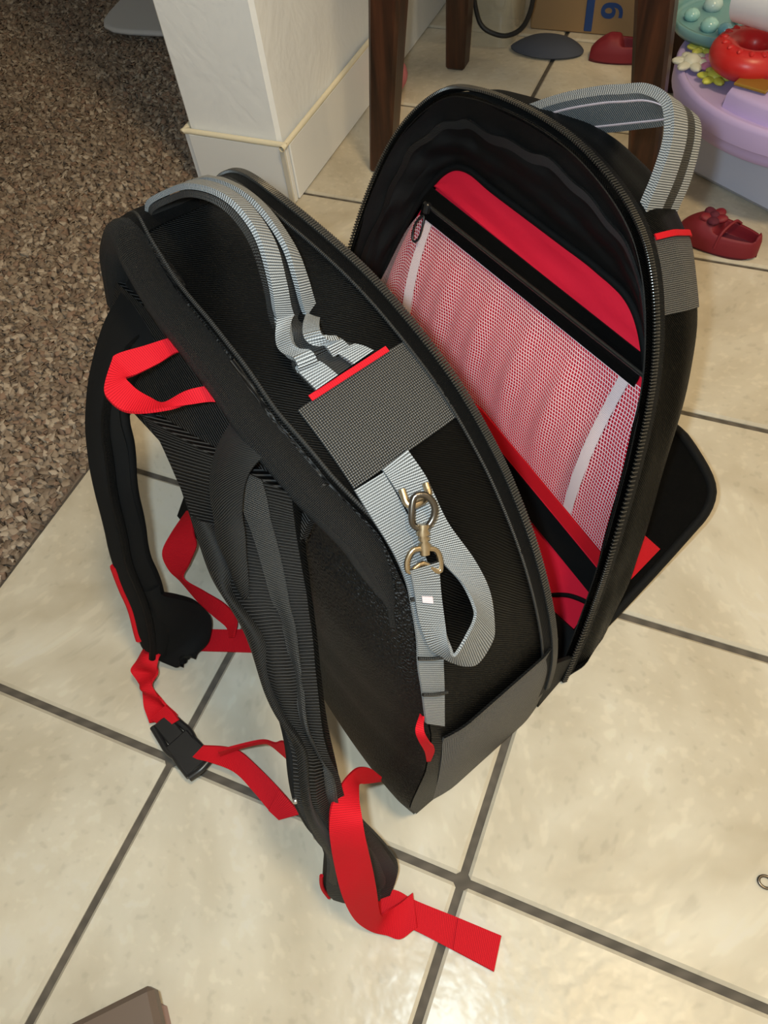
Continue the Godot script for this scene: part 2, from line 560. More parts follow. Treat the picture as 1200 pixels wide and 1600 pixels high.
	paint.heightmap_enabled = true
	paint.heightmap_texture = tex(orange_peel)
	paint.heightmap_scale = .05
	paint.uv1_triplanar = true
	paint.uv1_world_triplanar = true
	paint.uv1_scale = Vector3(4, 4, 4)
	var H := 8.05
	var wl := struct("wall_left", block(T(.56, H, 5.5), .006), paint, "white textured partition wall end between tiles and carpet")
	wl.position = T(-1.265, H * .5, -2.925 - 2.75)
	var shell := plain("room_paint", lin(.80, .80, .79), .8)
	var spec := [["wall_back", Vector3(8.4, H, .3), Vector3(3.3, H * .5, -5.95)], ["wall_right", Vector3(.3, H, 10.6), Vector3(7.6, H * .5, -.8)], ["wall_front", Vector3(17.2, H, .3), Vector3(-1.1, H * .5, 4.1)], ["wall_far_left", Vector3(.3, H, 13), Vector3(-9.4, H * .5, -2.4)], ["wall_behind_carpet", Vector3(8.4, H, .3), Vector3(-5.3, H * .5, -8.7)]]
	for w in spec:
		var o := struct(w[0], block(w[1] * S, .004), shell)
		o.position = w[2] * S
	var ce := struct("ceiling", block(T(18, .3, 14), .004), shell)
	ce.position = T(-1, H + .15, -2.4)
	# --- baseboard round the wall end: boards with a cream bead along the top
	var vinyl := plain("baseboard_white", lin(.82, .83, .84), .4)
	var bead := plain("baseboard_bead", lin(.80, .73, .56), .45)
	var bb := Node3D.new()
	bb.name = "baseboard_left"
	add_child(bb)
	bb.set_meta("kind", "structure")
	bb.set_meta("label", "white baseboard with a cream bead round the partition wall's end")
	var bh := .315
	for e in [[Vector3(-1.235, 0, -2.905), Vector3(.59, bh, .034)], [Vector3(-.952, 0, -5.66 + .24), Vector3(.034, bh, 4.98)], [Vector3(-1.555, 0, -5.66 + .2), Vector3(.034, bh, 5.1)]]:
		var o := obj("board", block(e[1] * S, .0015), vinyl, bb)
		o.position = (e[0] + Vector3(0, bh * .5 + .004, 0)) * S
	var yb := (bh + .012) * S
	var top := tube([T(-1.56, 0, -5.4) + Vector3(0, yb, 0), T(-1.56, 0, -3.2) + Vector3(0, yb, 0), T(-1.557, 0, -2.915) + Vector3(0, yb, 0), T(-1.54, 0, -2.902) + Vector3(0, yb, 0), T(-1.3, 0, -2.9) + Vector3(0, yb, 0), T(-.965, 0, -2.9) + Vector3(0, yb, 0), T(-.949, 0, -2.91) + Vector3(0, yb, 0), T(-.947, 0, -3.1) + Vector3(0, yb, 0), T(-.947, 0, -5.4) + Vector3(0, yb, 0)], .0046, 10, false, 4)
	obj("top_bead", top, bead, bb)
	tag(obj("mitre_joint", block(Vector3(.010, bh * S * .98, .0035), .001), plain("raw_mitre", lin(.62, .58, .5), .8), bb), "pale worn corner joint")
	bb.get_child(-1).position = T(-.957, bh * .5, -2.884)

func cloth_patch(called: String, d0: float, d1: float, t0: float, t1: float, off: float, th: float, m: String, parent: Node, round_ := 0.0) -> MeshInstance3D:
	var f := func(u: float, v: float) -> Vector3:
		var e := minf(minf(u, 1 - u) * (d1 - d0), .06) / .06
		return V(G(lerpf(d0, d1, u), lerpf(t0, t1, v), off + round_ * sin(e * PI * .5)))
	return obj(called, sheet(f, 12, maxi(8, int(absf(t1 - t0) * 8)), th), M[m], parent)

func teeth(called: String, pts: Callable, count: int, parent: Node) -> void:
	# interlocking coil of a zipper: hundreds of little hooks in one part
	var mm := MultiMesh.new()
	mm.transform_format = MultiMesh.TRANSFORM_3D
	mm.mesh = block(Vector3(.0062, .0028, .0015), .0005)
	mm.instance_count = count
	for i in count:
		var q: Array = pts.call((i + .5) / count)          # position, across, out
		var x: Vector3 = (q[1] as Vector3).normalized()
		var y: Vector3 = (q[2] as Vector3)
		y = (y - x * y.dot(x)).normalized()
		mm.set_instance_transform(i, Transform3D(Basis(x, y, x.cross(y)), q[0]))
	var o := MultiMeshInstance3D.new()
	o.name = called
	o.multimesh = mm
	o.material_override = M["zipper_coil"]
	o.set_meta("kind", "stuff")
	parent.add_child(o, true)

func backpack() -> void:
	bag = thing("backpack", "large black backpack with red and grey straps standing unzipped and wide open", "backpack", FLOOR_ORIGIN * S)
	var a := deg_to_rad(TURN)
	var D := Vector3(cos(a), 0, -sin(a))
	bag.transform.basis = Basis(D, Vector3.UP, D.cross(Vector3.UP))
	shell()
	straps()
	lid()

func shell() -> void:
	# side and top of the main compartment
	var side := func(u: float, v: float) -> Vector3:
		var t := lerpf(1.02, 19.0, v)
		var d := lerpf(table(back_edge, t), .515, u)
		return V(G(d, t, .006 * sin(u * PI) + .005 * wob(u * .8, v * 3.0, 1.3) * sin(u * PI)))
	var body := obj("main_compartment", sheet(side, 28, 150, .003), M["black_twill"], bag)
	tag(body, "shiny black ribbed nylon top and sides")
	var inner := func(u: float, v: float) -> Vector3:
		var t := lerpf(1.02, 19.0, v)
		return V(G(lerpf(table(back_edge, t) + .04, .51, u), t, -.035))
	obj("inner_lining", sheet(inner, 8, 80, .002), M["red_lining"], bag)
	var base := func(u: float, v: float) -> Vector3:
		var t := lerpf(0, 1, v)
		return V(Vector3(lerpf(lerpf(.03, .17, v), .60, u), lerpf(.02, 1.44, v), .012 + .02 * pow(absf(2 * u - 1), 6)))
	obj("bottom_panel", sheet(base, 12, 16, .004), M["black_plain"], bag)
	# padded back panel
	var back := func(u: float, v: float) -> Vector3:
		var t := lerpf(1.02, 10.0, v)
		var p := G(table(back_edge, t), t)
		var q := G(table(back_edge, 20.0 - t), 20.0 - t)
		var m := p.lerp(q, u)
		var e := sin(clampf(u / .5, 0, 1) * PI) if u < .5 else 0.0
		m.x -= .075 * pow(maxf(e, 0.0), .6) * (.35 + .65 * sin(clampf(v * 1.15, 0, 1) * PI))
		return V(m)
	var bp := obj("back_panel", sheet(back, 40, 60, .004), M["black_mesh"], bag)
	tag(bp, "speckled black padded mesh back panel")
	# padded roll along the back's top edge
	var roll := []
	for k in 34:
		var t := lerpf(5.2, 16.2, k / 33.0)
		roll.append(V(G(table(back_edge, t) - .035, t, -.028)))
	var rl := obj("padded_edge", tube(roll, .042 * S, 14, false, 3, func(t): return clampf(sin(clampf(t * 8.0, 0, 1) * PI * .5), .25, 1.0) * clampf(sin(clampf((1 - t) * 30.0, 0, 1) * PI * .5), .6, 1.0)), M["roll_cloth"], bag)
	tag(rl, "plump black roll along the back's top edge")
	var seam := []
	for k in 40:
		var t := lerpf(5.0, 16.2, k / 39.0)
		seam.append(V(G(table(back_edge, t) + .008, t, .013)))
	obj("piping", tube(seam, .0016, 6, false, 2), M["black_webbing"], rl)
	# reinforcements at the two ends of the carrying handle
	var patch := cloth_patch("handle_patch", .205, .492, 7.5, 8.86, .010, .0016, "charcoal_basket", bag, .006)
	tag(patch, "charcoal basket-weave patch below the carrying handle")
	obj("red_tab", sheet(func(u, v): return V(G(lerpf(.238, .442, v), 8.86 + lerpf(-.03, .06, u), .024)), 3, 20, .0012), M["red_webbing"], patch)
	cloth_patch("handle_patch", .2, .492, 12.55, 14.0, .010, .0016, "black_plain", bag, .006)
	# bottom reinforcement
	var band := func(u: float, v: float) -> Vector3:
		var t := lerpf(1.03, 3.06, v)
		return V(G(lerpf(lerpf(.085, .135, v), lerpf(.54, .548, v), u), t, .003 + .014 * sin(minf(u, 1 - u) * 8.0 if minf(u, 1 - u) < .19 else PI * .5) + .004 * sin(v * PI) + .010 * smoothstep(.9, 1.0, v)))
	tag(obj("base_panel", sheet(band, 32, 16, .002), M["charcoal_basket"], bag), "charcoal bottom reinforcement panel")
	# zipper round the mouth
	var tape := obj("zipper_tape", sheet(func(u, v): return V(G(lerpf(.488, .528, u), lerpf(1.6, 19, v), .016)), 4, 150, .002), M["black_plain"], bag)
	teeth("zipper_teeth", func(k):
		var t := lerpf(1.7, 19, k)
		var p := V(G(.527, t, .022))
		return [p, V(G(.56, t, .022)) - p, V(G(.527, t, .1)) - p], 400, bag)
	var cord := []
	for k in 50:
		cord.append(V(G(.488, lerpf(1.6, 19, k / 49.0), .016)))
	obj("tape_edge", tube(cord, .0012, 6, false, 2), M["black_webbing"], tape)
	# carrying handle: two grey strips on a black band
	var A: Array = [Vector3(0.257, 0.487, 1.310), Vector3(0.247, 0.533, 1.346), Vector3(0.250, 0.533, 1.368), Vector3(0.262, 0.596, 1.351), Vector3(0.275, 0.639, 1.398), Vector3(0.280, 0.638, 1.473), Vector3(0.285, 0.653, 1.562), Vector3(0.285, 0.699, 1.603), Vector3(0.280, 0.763, 1.611), Vector3(0.275, 0.863, 1.582), Vector3(0.270, 0.961, 1.530), Vector3(0.250, 1.052, 1.472)]
	var B: Array = [Vector3(0.410, 0.491, 1.313), Vector3(0.385, 0.513, 1.338), Vector3(0.357, 0.523, 1.364), Vector3(0.326, 0.521, 1.395), Vector3(0.385, 0.652, 1.321), Vector3(0.380, 0.667, 1.414), Vector3(0.380, 0.694, 1.469), Vector3(0.385, 0.767, 1.510), Vector3(0.385, 0.841, 1.525), Vector3(0.385, 0.930, 1.514), Vector3(0.390, 0.986, 1.493), Vector3(0.400, 1.050, 1.464)]
	A.append(Vector3(.245, 1.075, 1.43))
	B.append(Vector3(.405, 1.10, 1.42))
	var h := obj("carry_handle", ribbon(A, B, .004), M["black_webbing"], bag)
	tag(h, "grey and black striped carrying handle")
	obj("grey_stripe", ribbon(A, B, .0035, 0.0, .36, -.014, -.004), M["grey_webbing"], h)
	obj("grey_stripe", ribbon(A, B, .0035, .64, 1.0, -.014, -.004), M["grey_webbing"], h)
	for k in 2:
		obj("stitch", block(Vector3(.009, .0015, .002), .0005), M["white_tape"], h)
		var s := cr3(A, 4.15).lerp(cr3(B, 4.15), .36 + .26 * k)
		h.get_child(-1).position = V(s + Vector3(-.012, 0, .012))
		h.get_child(-1).rotation.y = .9
	# daisy chain of grey webbing down the side
	var da: Array = [Vector3(0.202, 0.306, 1.198), Vector3(0.202, 0.257, 1.149), Vector3(0.204, 0.200, 1.083), Vector3(0.198, 0.156, 1.017), Vector3(0.181, 0.121, 0.956), Vector3(0.161, 0.088, 0.891), Vector3(0.138, 0.062, 0.830), Vector3(0.121, 0.034, 0.756), Vector3(0.100, 0.003, 0.654)]
	var db: Array = [Vector3(0.275, 0.303, 1.195), Vector3(0.274, 0.251, 1.143), Vector3(0.269, 0.195, 1.075), Vector3(0.256, 0.142, 0.994), Vector3(0.237, 0.103, 0.924), Vector3(0.216, 0.067, 0.845), Vector3(0.194, 0.042, 0.777), Vector3(0.172, 0.017, 0.703), Vector3(0.142, -0.013, 0.589)]
	var ch := obj("side_webbing", ribbon(da, db, .0022, 0, 1, .004), M["grey_webbing"], bag)
	tag(ch, "grey ribbed webbing stitched down the side seam")
	for k in [3.5, 5.6, 7.0]:
		var l := cr3(da, k)
		var r := cr3(db, k)
		obj("bartack", tube([V(l + Vector3(-.004, -.012, .01)), V(l.lerp(r, .5) + Vector3(0, -.016, .012)), V(r + Vector3(.004, -.012, .01))], .0013, 6), M["black_webbing"], ch)
	# short leash clipped to a ring
	var la: Array = [Vector3(0.208, 0.148, 1.067), Vector3(0.198, 0.127, 1.015), Vector3(0.182, 0.099, 0.956), Vector3(0.178, 0.065, 0.875), Vector3(0.194, 0.046, 0.829), Vector3(0.215, 0.031, 0.789), Vector3(0.246, 0.016, 0.744), Vector3(0.280, 0.009, 0.724), Vector3(0.330, 0.018, 0.751), Vector3(0.349, 0.031, 0.788), Vector3(0.370, 0.071, 0.878), Vector3(0.365, 0.117, 0.968), Vector3(0.346, 0.180, 1.064), Vector3(0.347, 0.225, 1.124), Vector3(0.351, 0.258, 1.159), Vector3(0.346, 0.306, 1.207)]
	var lb: Array = [Vector3(0.274, 0.134, 1.045), Vector3(0.250, 0.102, 0.983), Vector3(0.228, 0.067, 0.927), Vector3(0.214, 0.042, 0.898), Vector3(0.207, 0.025, 0.884), Vector3(0.205, 0.013, 0.868), Vector3(0.222, 0.014, 0.871), Vector3(0.256, 0.024, 0.882), Vector3(0.290, 0.038, 0.887), Vector3(0.307, 0.055, 0.902), Vector3(0.313, 0.098, 0.944), Vector3(0.293, 0.141, 1.009), Vector3(0.279, 0.192, 1.081), Vector3(0.279, 0.234, 1.133), Vector3(0.278, 0.271, 1.173), Vector3(0.276, 0.303, 1.204)]
	var le := obj("key_leash", ribbon(la, lb, .0022), M["grey_webbing"], bag)
	tag(le, "grey webbing leash looped back to its clip")
	var rg: Array = [Vector3(0.287, 0.257, 1.169), Vector3(0.278, 0.230, 1.156), Vector3(0.291, 0.219, 1.151), Vector3(0.327, 0.222, 1.147), Vector3(0.340, 0.243, 1.155)]
	var hk: Array = [Vector3(0.293, 0.224, 1.171), Vector3(0.315, 0.213, 1.167), Vector3(0.320, 0.194, 1.145), Vector3(0.306, 0.183, 1.124), Vector3(0.280, 0.181, 1.114), Vector3(0.265, 0.196, 1.124), Vector3(0.269, 0.207, 1.145)]
	var bo: Array = [Vector3(0.282, 0.187, 1.122), Vector3(0.271, 0.176, 1.107), Vector3(0.266, 0.167, 1.095), Vector3(0.254, 0.152, 1.074)]
	var lr: Array = [Vector3(0.259, 0.159, 1.084), Vector3(0.235, 0.167, 1.095), Vector3(0.213, 0.162, 1.079), Vector3(0.208, 0.149, 1.059), Vector3(0.243, 0.147, 1.057), Vector3(0.265, 0.123, 1.027), Vector3(0.278, 0.132, 1.042), Vector3(0.281, 0.148, 1.067)]
	var clip := obj("swivel_clip", tube(bo.map(V), .0042, 10, false, 4, func(t): return [1.0, .75, 1.05, .6, .9, .55, 1.0, .8][mini(int(t * 8), 7)]), M["gold_metal"], bag)
	tag(clip, "brass swivel clip")
	obj("hook", tube(hk.map(V), .0022, 8, true), M["dark_metal"], clip)
	obj("ring", tube(rg.map(V), .0026, 8), M["gold_metal"], clip)
	obj("ring", tube(lr.map(V), .0019, 8, true), M["gold_metal"], clip)
	obj("stitch", ribbon([cr3(la, 1.12), cr3(la, 1.24), cr3(la, 1.36)], [cr3(lb, 1.12), cr3(lb, 1.24), cr3(lb, 1.36)], .0008, .22, .62, .007), M["white_tape"], le)
	var ha: Array = [Vector3(0.102, 0.019, 0.671), Vector3(0.067, -0.003, 0.684), Vector3(0.062, -0.018, 0.650), Vector3(0.067, -0.029, 0.580), Vector3(0.070, -0.028, 0.487)]
	var hb: Array = [Vector3(0.101, 0.007, 0.682), Vector3(0.080, -0.020, 0.678), Vector3(0.079, -0.036, 0.639), Vector3(0.090, -0.040, 0.574), Vector3(0.079, -0.033, 0.483)]
	tag(obj("pull_tab", ribbon(ha, hb, .0018), M["red_webbing"], bag), "small red tab at the side seam")

func straps() -> void:
	# yoke of ribbed cloth under the roll, from one shoulder strap to the other
	var na: Array = [Vector3(-0.021, 0.759, 1.250), Vector3(-0.023, 0.671, 1.220), Vector3(-0.043, 0.596, 1.150), Vector3(-0.078, 0.501, 1.090), Vector3(-0.100, 0.426, 1.030), Vector3(-0.105, 0.350, 0.980), Vector3(-0.116, 0.290, 0.930), Vector3(-0.144, 0.215, 0.840), Vector3(-0.174, 0.146, 0.770), Vector3(-0.230, 0.065, 0.690), Vector3(-0.246, 0.026, 0.560), Vector3(-0.247, -0.003, 0.380), Vector3(-0.299, -0.009, 0.140), Vector3(-0.306, -0.033, 0.040)]
	var nb: Array = [Vector3(0.114, 0.388, 1.200), Vector3(0.096, 0.375, 1.150), Vector3(0.074, 0.352, 1.100), Vector3(0.037, 0.303, 1.030), Vector3(0.009, 0.262, 0.990), Vector3(-0.019, 0.221, 0.950), Vector3(-0.055, 0.173, 0.900), Vector3(-0.103, 0.110, 0.800), Vector3(-0.135, 0.062, 0.680), Vector3(-0.157, 0.023, 0.600), Vector3(-0.154, -0.012, 0.450), Vector3(-0.136, -0.058, 0.280), Vector3(-0.132, -0.096, 0.120), Vector3(-0.182, -0.119, 0.030)]
	var fa: Array = [Vector3(0.220, 1.220, 1.225), Vector3(0.144, 1.200, 1.188), Vector3(0.072, 1.180, 1.149), Vector3(-0.020, 1.150, 1.061), Vector3(-0.091, 1.120, 0.964), Vector3(-0.138, 1.090, 0.880), Vector3(-0.173, 1.060, 0.794), Vector3(-0.208, 1.040, 0.672), Vector3(-0.244, 1.020, 0.557), Vector3(-0.268, 1.000, 0.435), Vector3(-0.285, 0.980, 0.334), Vector3(-0.319, 0.960, 0.224), Vector3(-0.332, 0.950, 0.169)]
	var fb: Array = [Vector3(0.196, 0.860, 1.185), Vector3(0.162, 0.940, 1.184), Vector3(0.105, 1.000, 1.160), Vector3(0.038, 1.040, 1.100), Vector3(-0.022, 1.040, 1.014), Vector3(-0.055, 1.020, 0.914), Vector3(-0.103, 1.000, 0.804), Vector3(-0.137, 0.990, 0.672), Vector3(-0.175, 0.980, 0.547), Vector3(-0.191, 0.965, 0.429), Vector3(-0.221, 0.955, 0.309), Vector3(-0.261, 0.950, 0.183), Vector3(-0.314, 0.940, 0.097)]
	var yoke := func(u: float, v: float) -> Vector3:
		var w := lerpf(.34, 1.24, u)
		var p := Vector3(lerpf(.16, -.0, v * v), w, lerpf(1.27, 1.06, v) - .10 * absf(u - .5))
		p.x -= .03 * sin(v * PI)
		return V(p)
	tag(obj("yoke", sheet(yoke, 24, 12, .006), M["ribbed_mesh"], bag), "ribbed black cloth joining the shoulder straps")
	# near shoulder strap
	var fold := func(s: float, v: float) -> float:
		return .02 * sin(s * PI) - .022 * exp(-pow((s - .62) / .13, 2.0)) * smoothstep(.12, .4, v) + .006 * sin(v * 42.0) * (1.0 - s) * smoothstep(.3, .5, v)
	var ns := obj("shoulder_strap", ribbon(na, nb, .012, 0, 1, 0, 0, 110, fold), M["ribbed_mesh"], bag)
	tag(ns, "near padded black shoulder strap bent down to the floor")
	obj("edge_binding", tube(range(28).map(func(k): return V(cr3(na, 13.0 * k / 27.0))), .0042, 8, false, 3), M["black_padding"], ns)
	obj("edge_binding", tube(range(28).map(func(k): return V(cr3(nb, 13.0 * k / 27.0))), .0042, 8, false, 3), M["black_twill"], ns)
	var oa: Array = [Vector3(0.109, 0.577, 1.240), Vector3(0.057, 0.554, 1.220), Vector3(0.008, 0.520, 1.190), Vector3(-0.026, 0.479, 1.160), Vector3(-0.047, 0.446, 1.120), Vector3(-0.051, 0.400, 1.070), Vector3(-0.046, 0.353, 1.000)]
	var ob: Array = [Vector3(0.130, 0.457, 1.235), Vector3(0.071, 0.453, 1.220), Vector3(0.028, 0.432, 1.180), Vector3(0.003, 0.415, 1.140), Vector3(-0.020, 0.390, 1.100), Vector3(-0.040, 0.363, 1.050), Vector3(-0.044, 0.345, 1.000)]
	tag(obj("webbing_overlay", ribbon(oa, ob, .0016, 0, 1, .035, .01), M["charcoal_webbing"], ns), "charcoal flat webbing")
	obj("strap_seam", ribbon(na, nb, .0016, .62, .84, .022, 0, 90, func(s, v): return .02 * sin(s * PI) - .022 * exp(-pow((s - .62) / .13, 2.0)) * smoothstep(.12, .4, v) + .006 * sin(v * 50.0) * smoothstep(.2, .5, v)), M["black_webbing"], ns)
	var edge_a := []
	var edge_b := []
	for k in 46:
		var v := 2.6 + 9.0 * k / 45.0
		edge_a.append(cr3(na, v))
		edge_b.append(cr3(na, v).lerp(cr3(nb, v), .2 + .07 * sin(k * .55)))
	tag(obj("padded_border", ribbon(edge_a, edge_b, .003, 0, 1, .03, .012, 90), M["charcoal_webbing"], ns), "scalloped charcoal border")
	obj("red_end", tube(range(8).map(func(k): return V(cr3(na, 11.7 + 1.2 * k / 7.0) + Vector3(-.018, .0, .01))), .0017, 8, false, 2), M["red_webbing"], ns)
	for k in [9.15, 10.4]:
		var rv := obj("snap_stud", ball(.0022), M["silver_metal"], ns)
		rv.position = V(cr3(na, k) + Vector3(-.01, -.008, .012))
	# far shoulder strap with its rounded end
	var fs := obj("shoulder_strap", ribbon(fa, fb, .014, 0, 1, 0, .01, 90), M["black_padding"], bag)
	tag(fs, "far padded black shoulder strap curving down to its rounded end")
	obj("edge_binding", tube(range(26).map(func(k): return V(cr3(fa, 12.0 * k / 25.0).lerp(cr3(fb, 12.0 * k / 25.0), .5) + Vector3(-.02, -.035, .012))), .0036, 8, false, 3), M["black_plain"], fs)
	obj("edge_binding", tube(range(26).map(func(k): return V(cr3(fa, 12.0 * k / 25.0))), .0058, 8, false, 3), M["black_padding"], fs)
	obj("edge_binding", tube(range(26).map(func(k): return V(cr3(fb, minf(12.0 * k / 25.0, 12.0)))), .0052, 8, false, 3), M["black_padding"], fs)
	var pa: Array = [Vector3(-0.232, 0.992, 0.420), Vector3(-0.237, 0.982, 0.360), Vector3(-0.297, 0.983, 0.270), Vector3(-0.333, 0.981, 0.140), Vector3(-0.324, 0.958, 0.060), Vector3(-0.292, 0.907, 0.030), Vector3(-0.269, 0.890, 0.035)]
	var pb: Array = [Vector3(-0.196, 0.959, 0.420), Vector3(-0.202, 0.947, 0.380), Vector3(-0.160, 0.945, 0.300), Vector3(-0.119, 0.945, 0.200), Vector3(-0.116, 0.928, 0.120), Vector3(-0.166, 0.904, 0.060), Vector3(-0.237, 0.889, 0.040)]
	obj("strap_end", ribbon(pa, pb, .013, 0, 1, 0, .02), M["black_padding"], fs)
	# red webbing down the outside of the far strap
	obj("red_edge", tube(range(10).map(func(k): return V(cr3(fa, 8.2 + 3.0 * k / 9.0) + Vector3(-.018, .012 * sin(k / 9.0 * PI), 0))), .0036, 8, false, 3), M["red_webbing"], fs)
	# red hanging loop at the yoke
	var ra: Array = [Vector3(0.139, 0.820, 1.308), Vector3(0.117, 0.830, 1.321), Vector3(0.062, 0.860, 1.314), Vector3(0.004, 0.880, 1.314), Vector3(-0.018, 0.870, 1.310), Vector3(-0.065, 0.820, 1.301), Vector3(-0.071, 0.790, 1.290), Vector3(-0.060, 0.760, 1.275), Vector3(-0.033, 0.730, 1.274), Vector3(0.014, 0.700, 1.273), Vector3(0.059, 0.670, 1.278), Vector3(0.095, 0.645, 1.277), Vector3(0.124, 0.620, 1.266)]
	var rb: Array = [Vector3(0.134, 0.790, 1.284), Vector3(0.111, 0.800, 1.304), Vector3(0.067, 0.820, 1.286), Vector3(0.015, 0.830, 1.282), Vector3(-0.007, 0.830, 1.287), Vector3(-0.014, 0.820, 1.292), Vector3(-0.013, 0.810, 1.287), Vector3(-0.009, 0.790, 1.278), Vector3(0.001, 0.765, 1.268), Vector3(0.017, 0.730, 1.264), Vector3(0.059, 0.690, 1.301), Vector3(0.101, 0.670, 1.301), Vector3(0.124, 0.650, 1.293)]
	tag(obj("hanging_loop", ribbon(ra, rb, .0024), M["red_webbing"], bag), "bright red webbing loop under the roll")
	# webbing from the far bottom corner to the far strap, with a loose tail on the tiles
	var wa: Array = [Vector3(0.048, 1.291, 0.220), Vector3(-0.049, 1.257, 0.200), Vector3(-0.108, 1.241, 0.160), Vector3(-0.122, 1.207, 0.100), Vector3(-0.112, 1.154, 0.070), Vector3(-0.106, 1.038, 0.050), Vector3(-0.093, 0.961, 0.040), Vector3(-0.082, 0.903, 0.030), Vector3(-0.097, 0.868, 0.020)]
	var wb: Array = [Vector3(0.055, 1.248, 0.260), Vector3(0.013, 1.174, 0.240), Vector3(-0.001, 1.153, 0.200), Vector3(-0.056, 1.142, 0.150), Vector3(-0.102, 1.131, 0.110), Vector3(-0.073, 1.043, 0.100), Vector3(-0.043, 0.954, 0.090), Vector3(-0.042, 0.881, 0.080), Vector3(-0.085, 0.849, 0.040)]
	tag(obj("strap_webbing", ribbon(wa, wb, .0022), M["red_webbing"], bag), "twisted red webbing at the far bottom corner")
	var ta: Array = [Vector3(-0.182, 0.996, 0.012), Vector3(-0.134, 0.951, 0.012), Vector3(-0.077, 0.898, 0.012), Vector3(-0.005, 0.836, 0.012), Vector3(0.063, 0.769, 0.012)]
	var tb: Array = [Vector3(-0.241, 0.940, 0.012), Vector3(-0.206, 0.905, 0.012), Vector3(-0.131, 0.834, 0.012), Vector3(-0.041, 0.749, 0.012), Vector3(0.014, 0.698, 0.012)]
	tag(obj("webbing_tail", ribbon(ta, tb, .0024), M["red_webbing"], bag), "flat red webbing tail lying behind the near strap")
	var tabf := func(u: float, v: float) -> Vector3:
		return V(Vector3(lerpf(.04, .2, u), lerpf(1.16, 1.42, v), lerpf(.06, .22 + .05 * v, u)))
	obj("corner_tab", sheet(tabf, 4, 6, .01), M["black_plain"], bag)
	# chest strap: red webbing, black side-release buckle, red webbing again
	var ka: Array = [Vector3(-0.340, 0.981, 0.120), Vector3(-0.388, 0.958, 0.110), Vector3(-0.424, 0.955, 0.090), Vector3(-0.424, 0.910, 0.070), Vector3(-0.427, 0.883, 0.060), Vector3(-0.457, 0.838, 0.040), Vector3(-0.469, 0.780, 0.030)]
	var kb: Array = [Vector3(-0.316, 0.909, 0.140), Vector3(-0.342, 0.887, 0.130), Vector3(-0.359, 0.866, 0.120), Vector3(-0.390, 0.860, 0.100), Vector3(-0.396, 0.829, 0.090), Vector3(-0.394, 0.775, 0.070), Vector3(-0.382, 0.730, 0.050)]
	var ks := obj("chest_strap", ribbon(ka, kb, .0024, 0, 1, 0, 0, 0, func(s, v): return .022 * sin(v * 13.0) * sin(s * PI)), M["red_webbing"], bag)
	tag(ks, "crumpled red chest strap by the buckle")
	var kfa: Array = [Vector3(-0.450, 0.782, 0.035), Vector3(-0.441, 0.751, 0.040), Vector3(-0.414, 0.712, 0.050)]
	var kfb: Array = [Vector3(-0.386, 0.770, 0.075), Vector3(-0.381, 0.735, 0.070), Vector3(-0.383, 0.705, 0.060)]
	obj("folded_end", ribbon(kfa, kfb, .003, 0, 1, .012), M["red_webbing"], ks)
	var sa: Array = [Vector3(-0.369, 0.565, 0.100), Vector3(-0.316, 0.510, 0.110), Vector3(-0.289, 0.464, 0.120), Vector3(-0.274, 0.403, 0.100), Vector3(-0.259, 0.309, 0.060), Vector3(-0.251, 0.220, 0.020)]
	var sb: Array = [Vector3(-0.419, 0.574, 0.060), Vector3(-0.379, 0.516, 0.070), Vector3(-0.337, 0.436, 0.080), Vector3(-0.325, 0.353, 0.060), Vector3(-0.321, 0.289, 0.035), Vector3(-0.312, 0.252, 0.015)]
	var ss := obj("chest_strap", ribbon(sa, sb, .0022), M["red_webbing"], bag)
	tag(ss, "red chest strap with a stitched free end on the floor")
	obj("hem", ribbon(sa.slice(4, 6), sb.slice(4, 6), .0040, 0, 1, -.004, 0, 6), M["red_webbing"], ss)
	var tha: Array = [Vector3(-0.341, 0.497, 0.150), Vector3(-0.281, 0.448, 0.200), Vector3(-0.218, 0.392, 0.250), Vector3(-0.195, 0.340, 0.300), Vector3(-0.179, 0.317, 0.340), Vector3(-0.168, 0.277, 0.380)]
	var thb: Array = [Vector3(-0.342, 0.502, 0.100), Vector3(-0.276, 0.456, 0.150), Vector3(-0.220, 0.396, 0.220), Vector3(-0.205, 0.361, 0.250), Vector3(-0.198, 0.325, 0.260), Vector3(-0.191, 0.284, 0.270)]
	tag(obj("chest_strap", ribbon(tha, thb, .0022), M["red_webbing"], bag), "thin edge-on red strap running to the near shoulder strap")
	buckle()
	# webbing of the near strap and its tail
	var ea: Array = [Vector3(-0.026, 0.063, 0.300), Vector3(-0.037, 0.074, 0.380), Vector3(-0.059, 0.073, 0.460), Vector3(-0.087, 0.062, 0.530), Vector3(-0.134, 0.036, 0.600), Vector3(-0.184, 0.005, 0.630), Vector3(-0.216, -0.019, 0.600), Vector3(-0.237, -0.039, 0.540), Vector3(-0.256, -0.057, 0.450), Vector3(-0.288, -0.100, 0.300), Vector3(-0.299, -0.131, 0.130), Vector3(-0.284, -0.168, 0.040), Vector3(-0.257, -0.203, 0.020), Vector3(-0.232, -0.237, 0.020), Vector3(-0.179, -0.246, 0.035)]
	var eb: Array = [Vector3(-0.026, 0.070, 0.260), Vector3(-0.059, 0.063, 0.340), Vector3(-0.082, 0.051, 0.420), Vector3(-0.099, 0.039, 0.490), Vector3(-0.114, 0.010, 0.550), Vector3(-0.133, -0.023, 0.580), Vector3(-0.150, -0.057, 0.580), Vector3(-0.165, -0.080, 0.540), Vector3(-0.179, -0.101, 0.480), Vector3(-0.193, -0.121, 0.390), Vector3(-0.214, -0.144, 0.270), Vector3(-0.239, -0.169, 0.120), Vector3(-0.212, -0.167, 0.070), Vector3(-0.173, -0.172, 0.055), Vector3(-0.133, -0.174, 0.050)]
	tag(obj("strap_webbing", ribbon(ea, eb, .0024), M["red_webbing"], bag), "broad red webbing curving from the bag's near bottom corner")
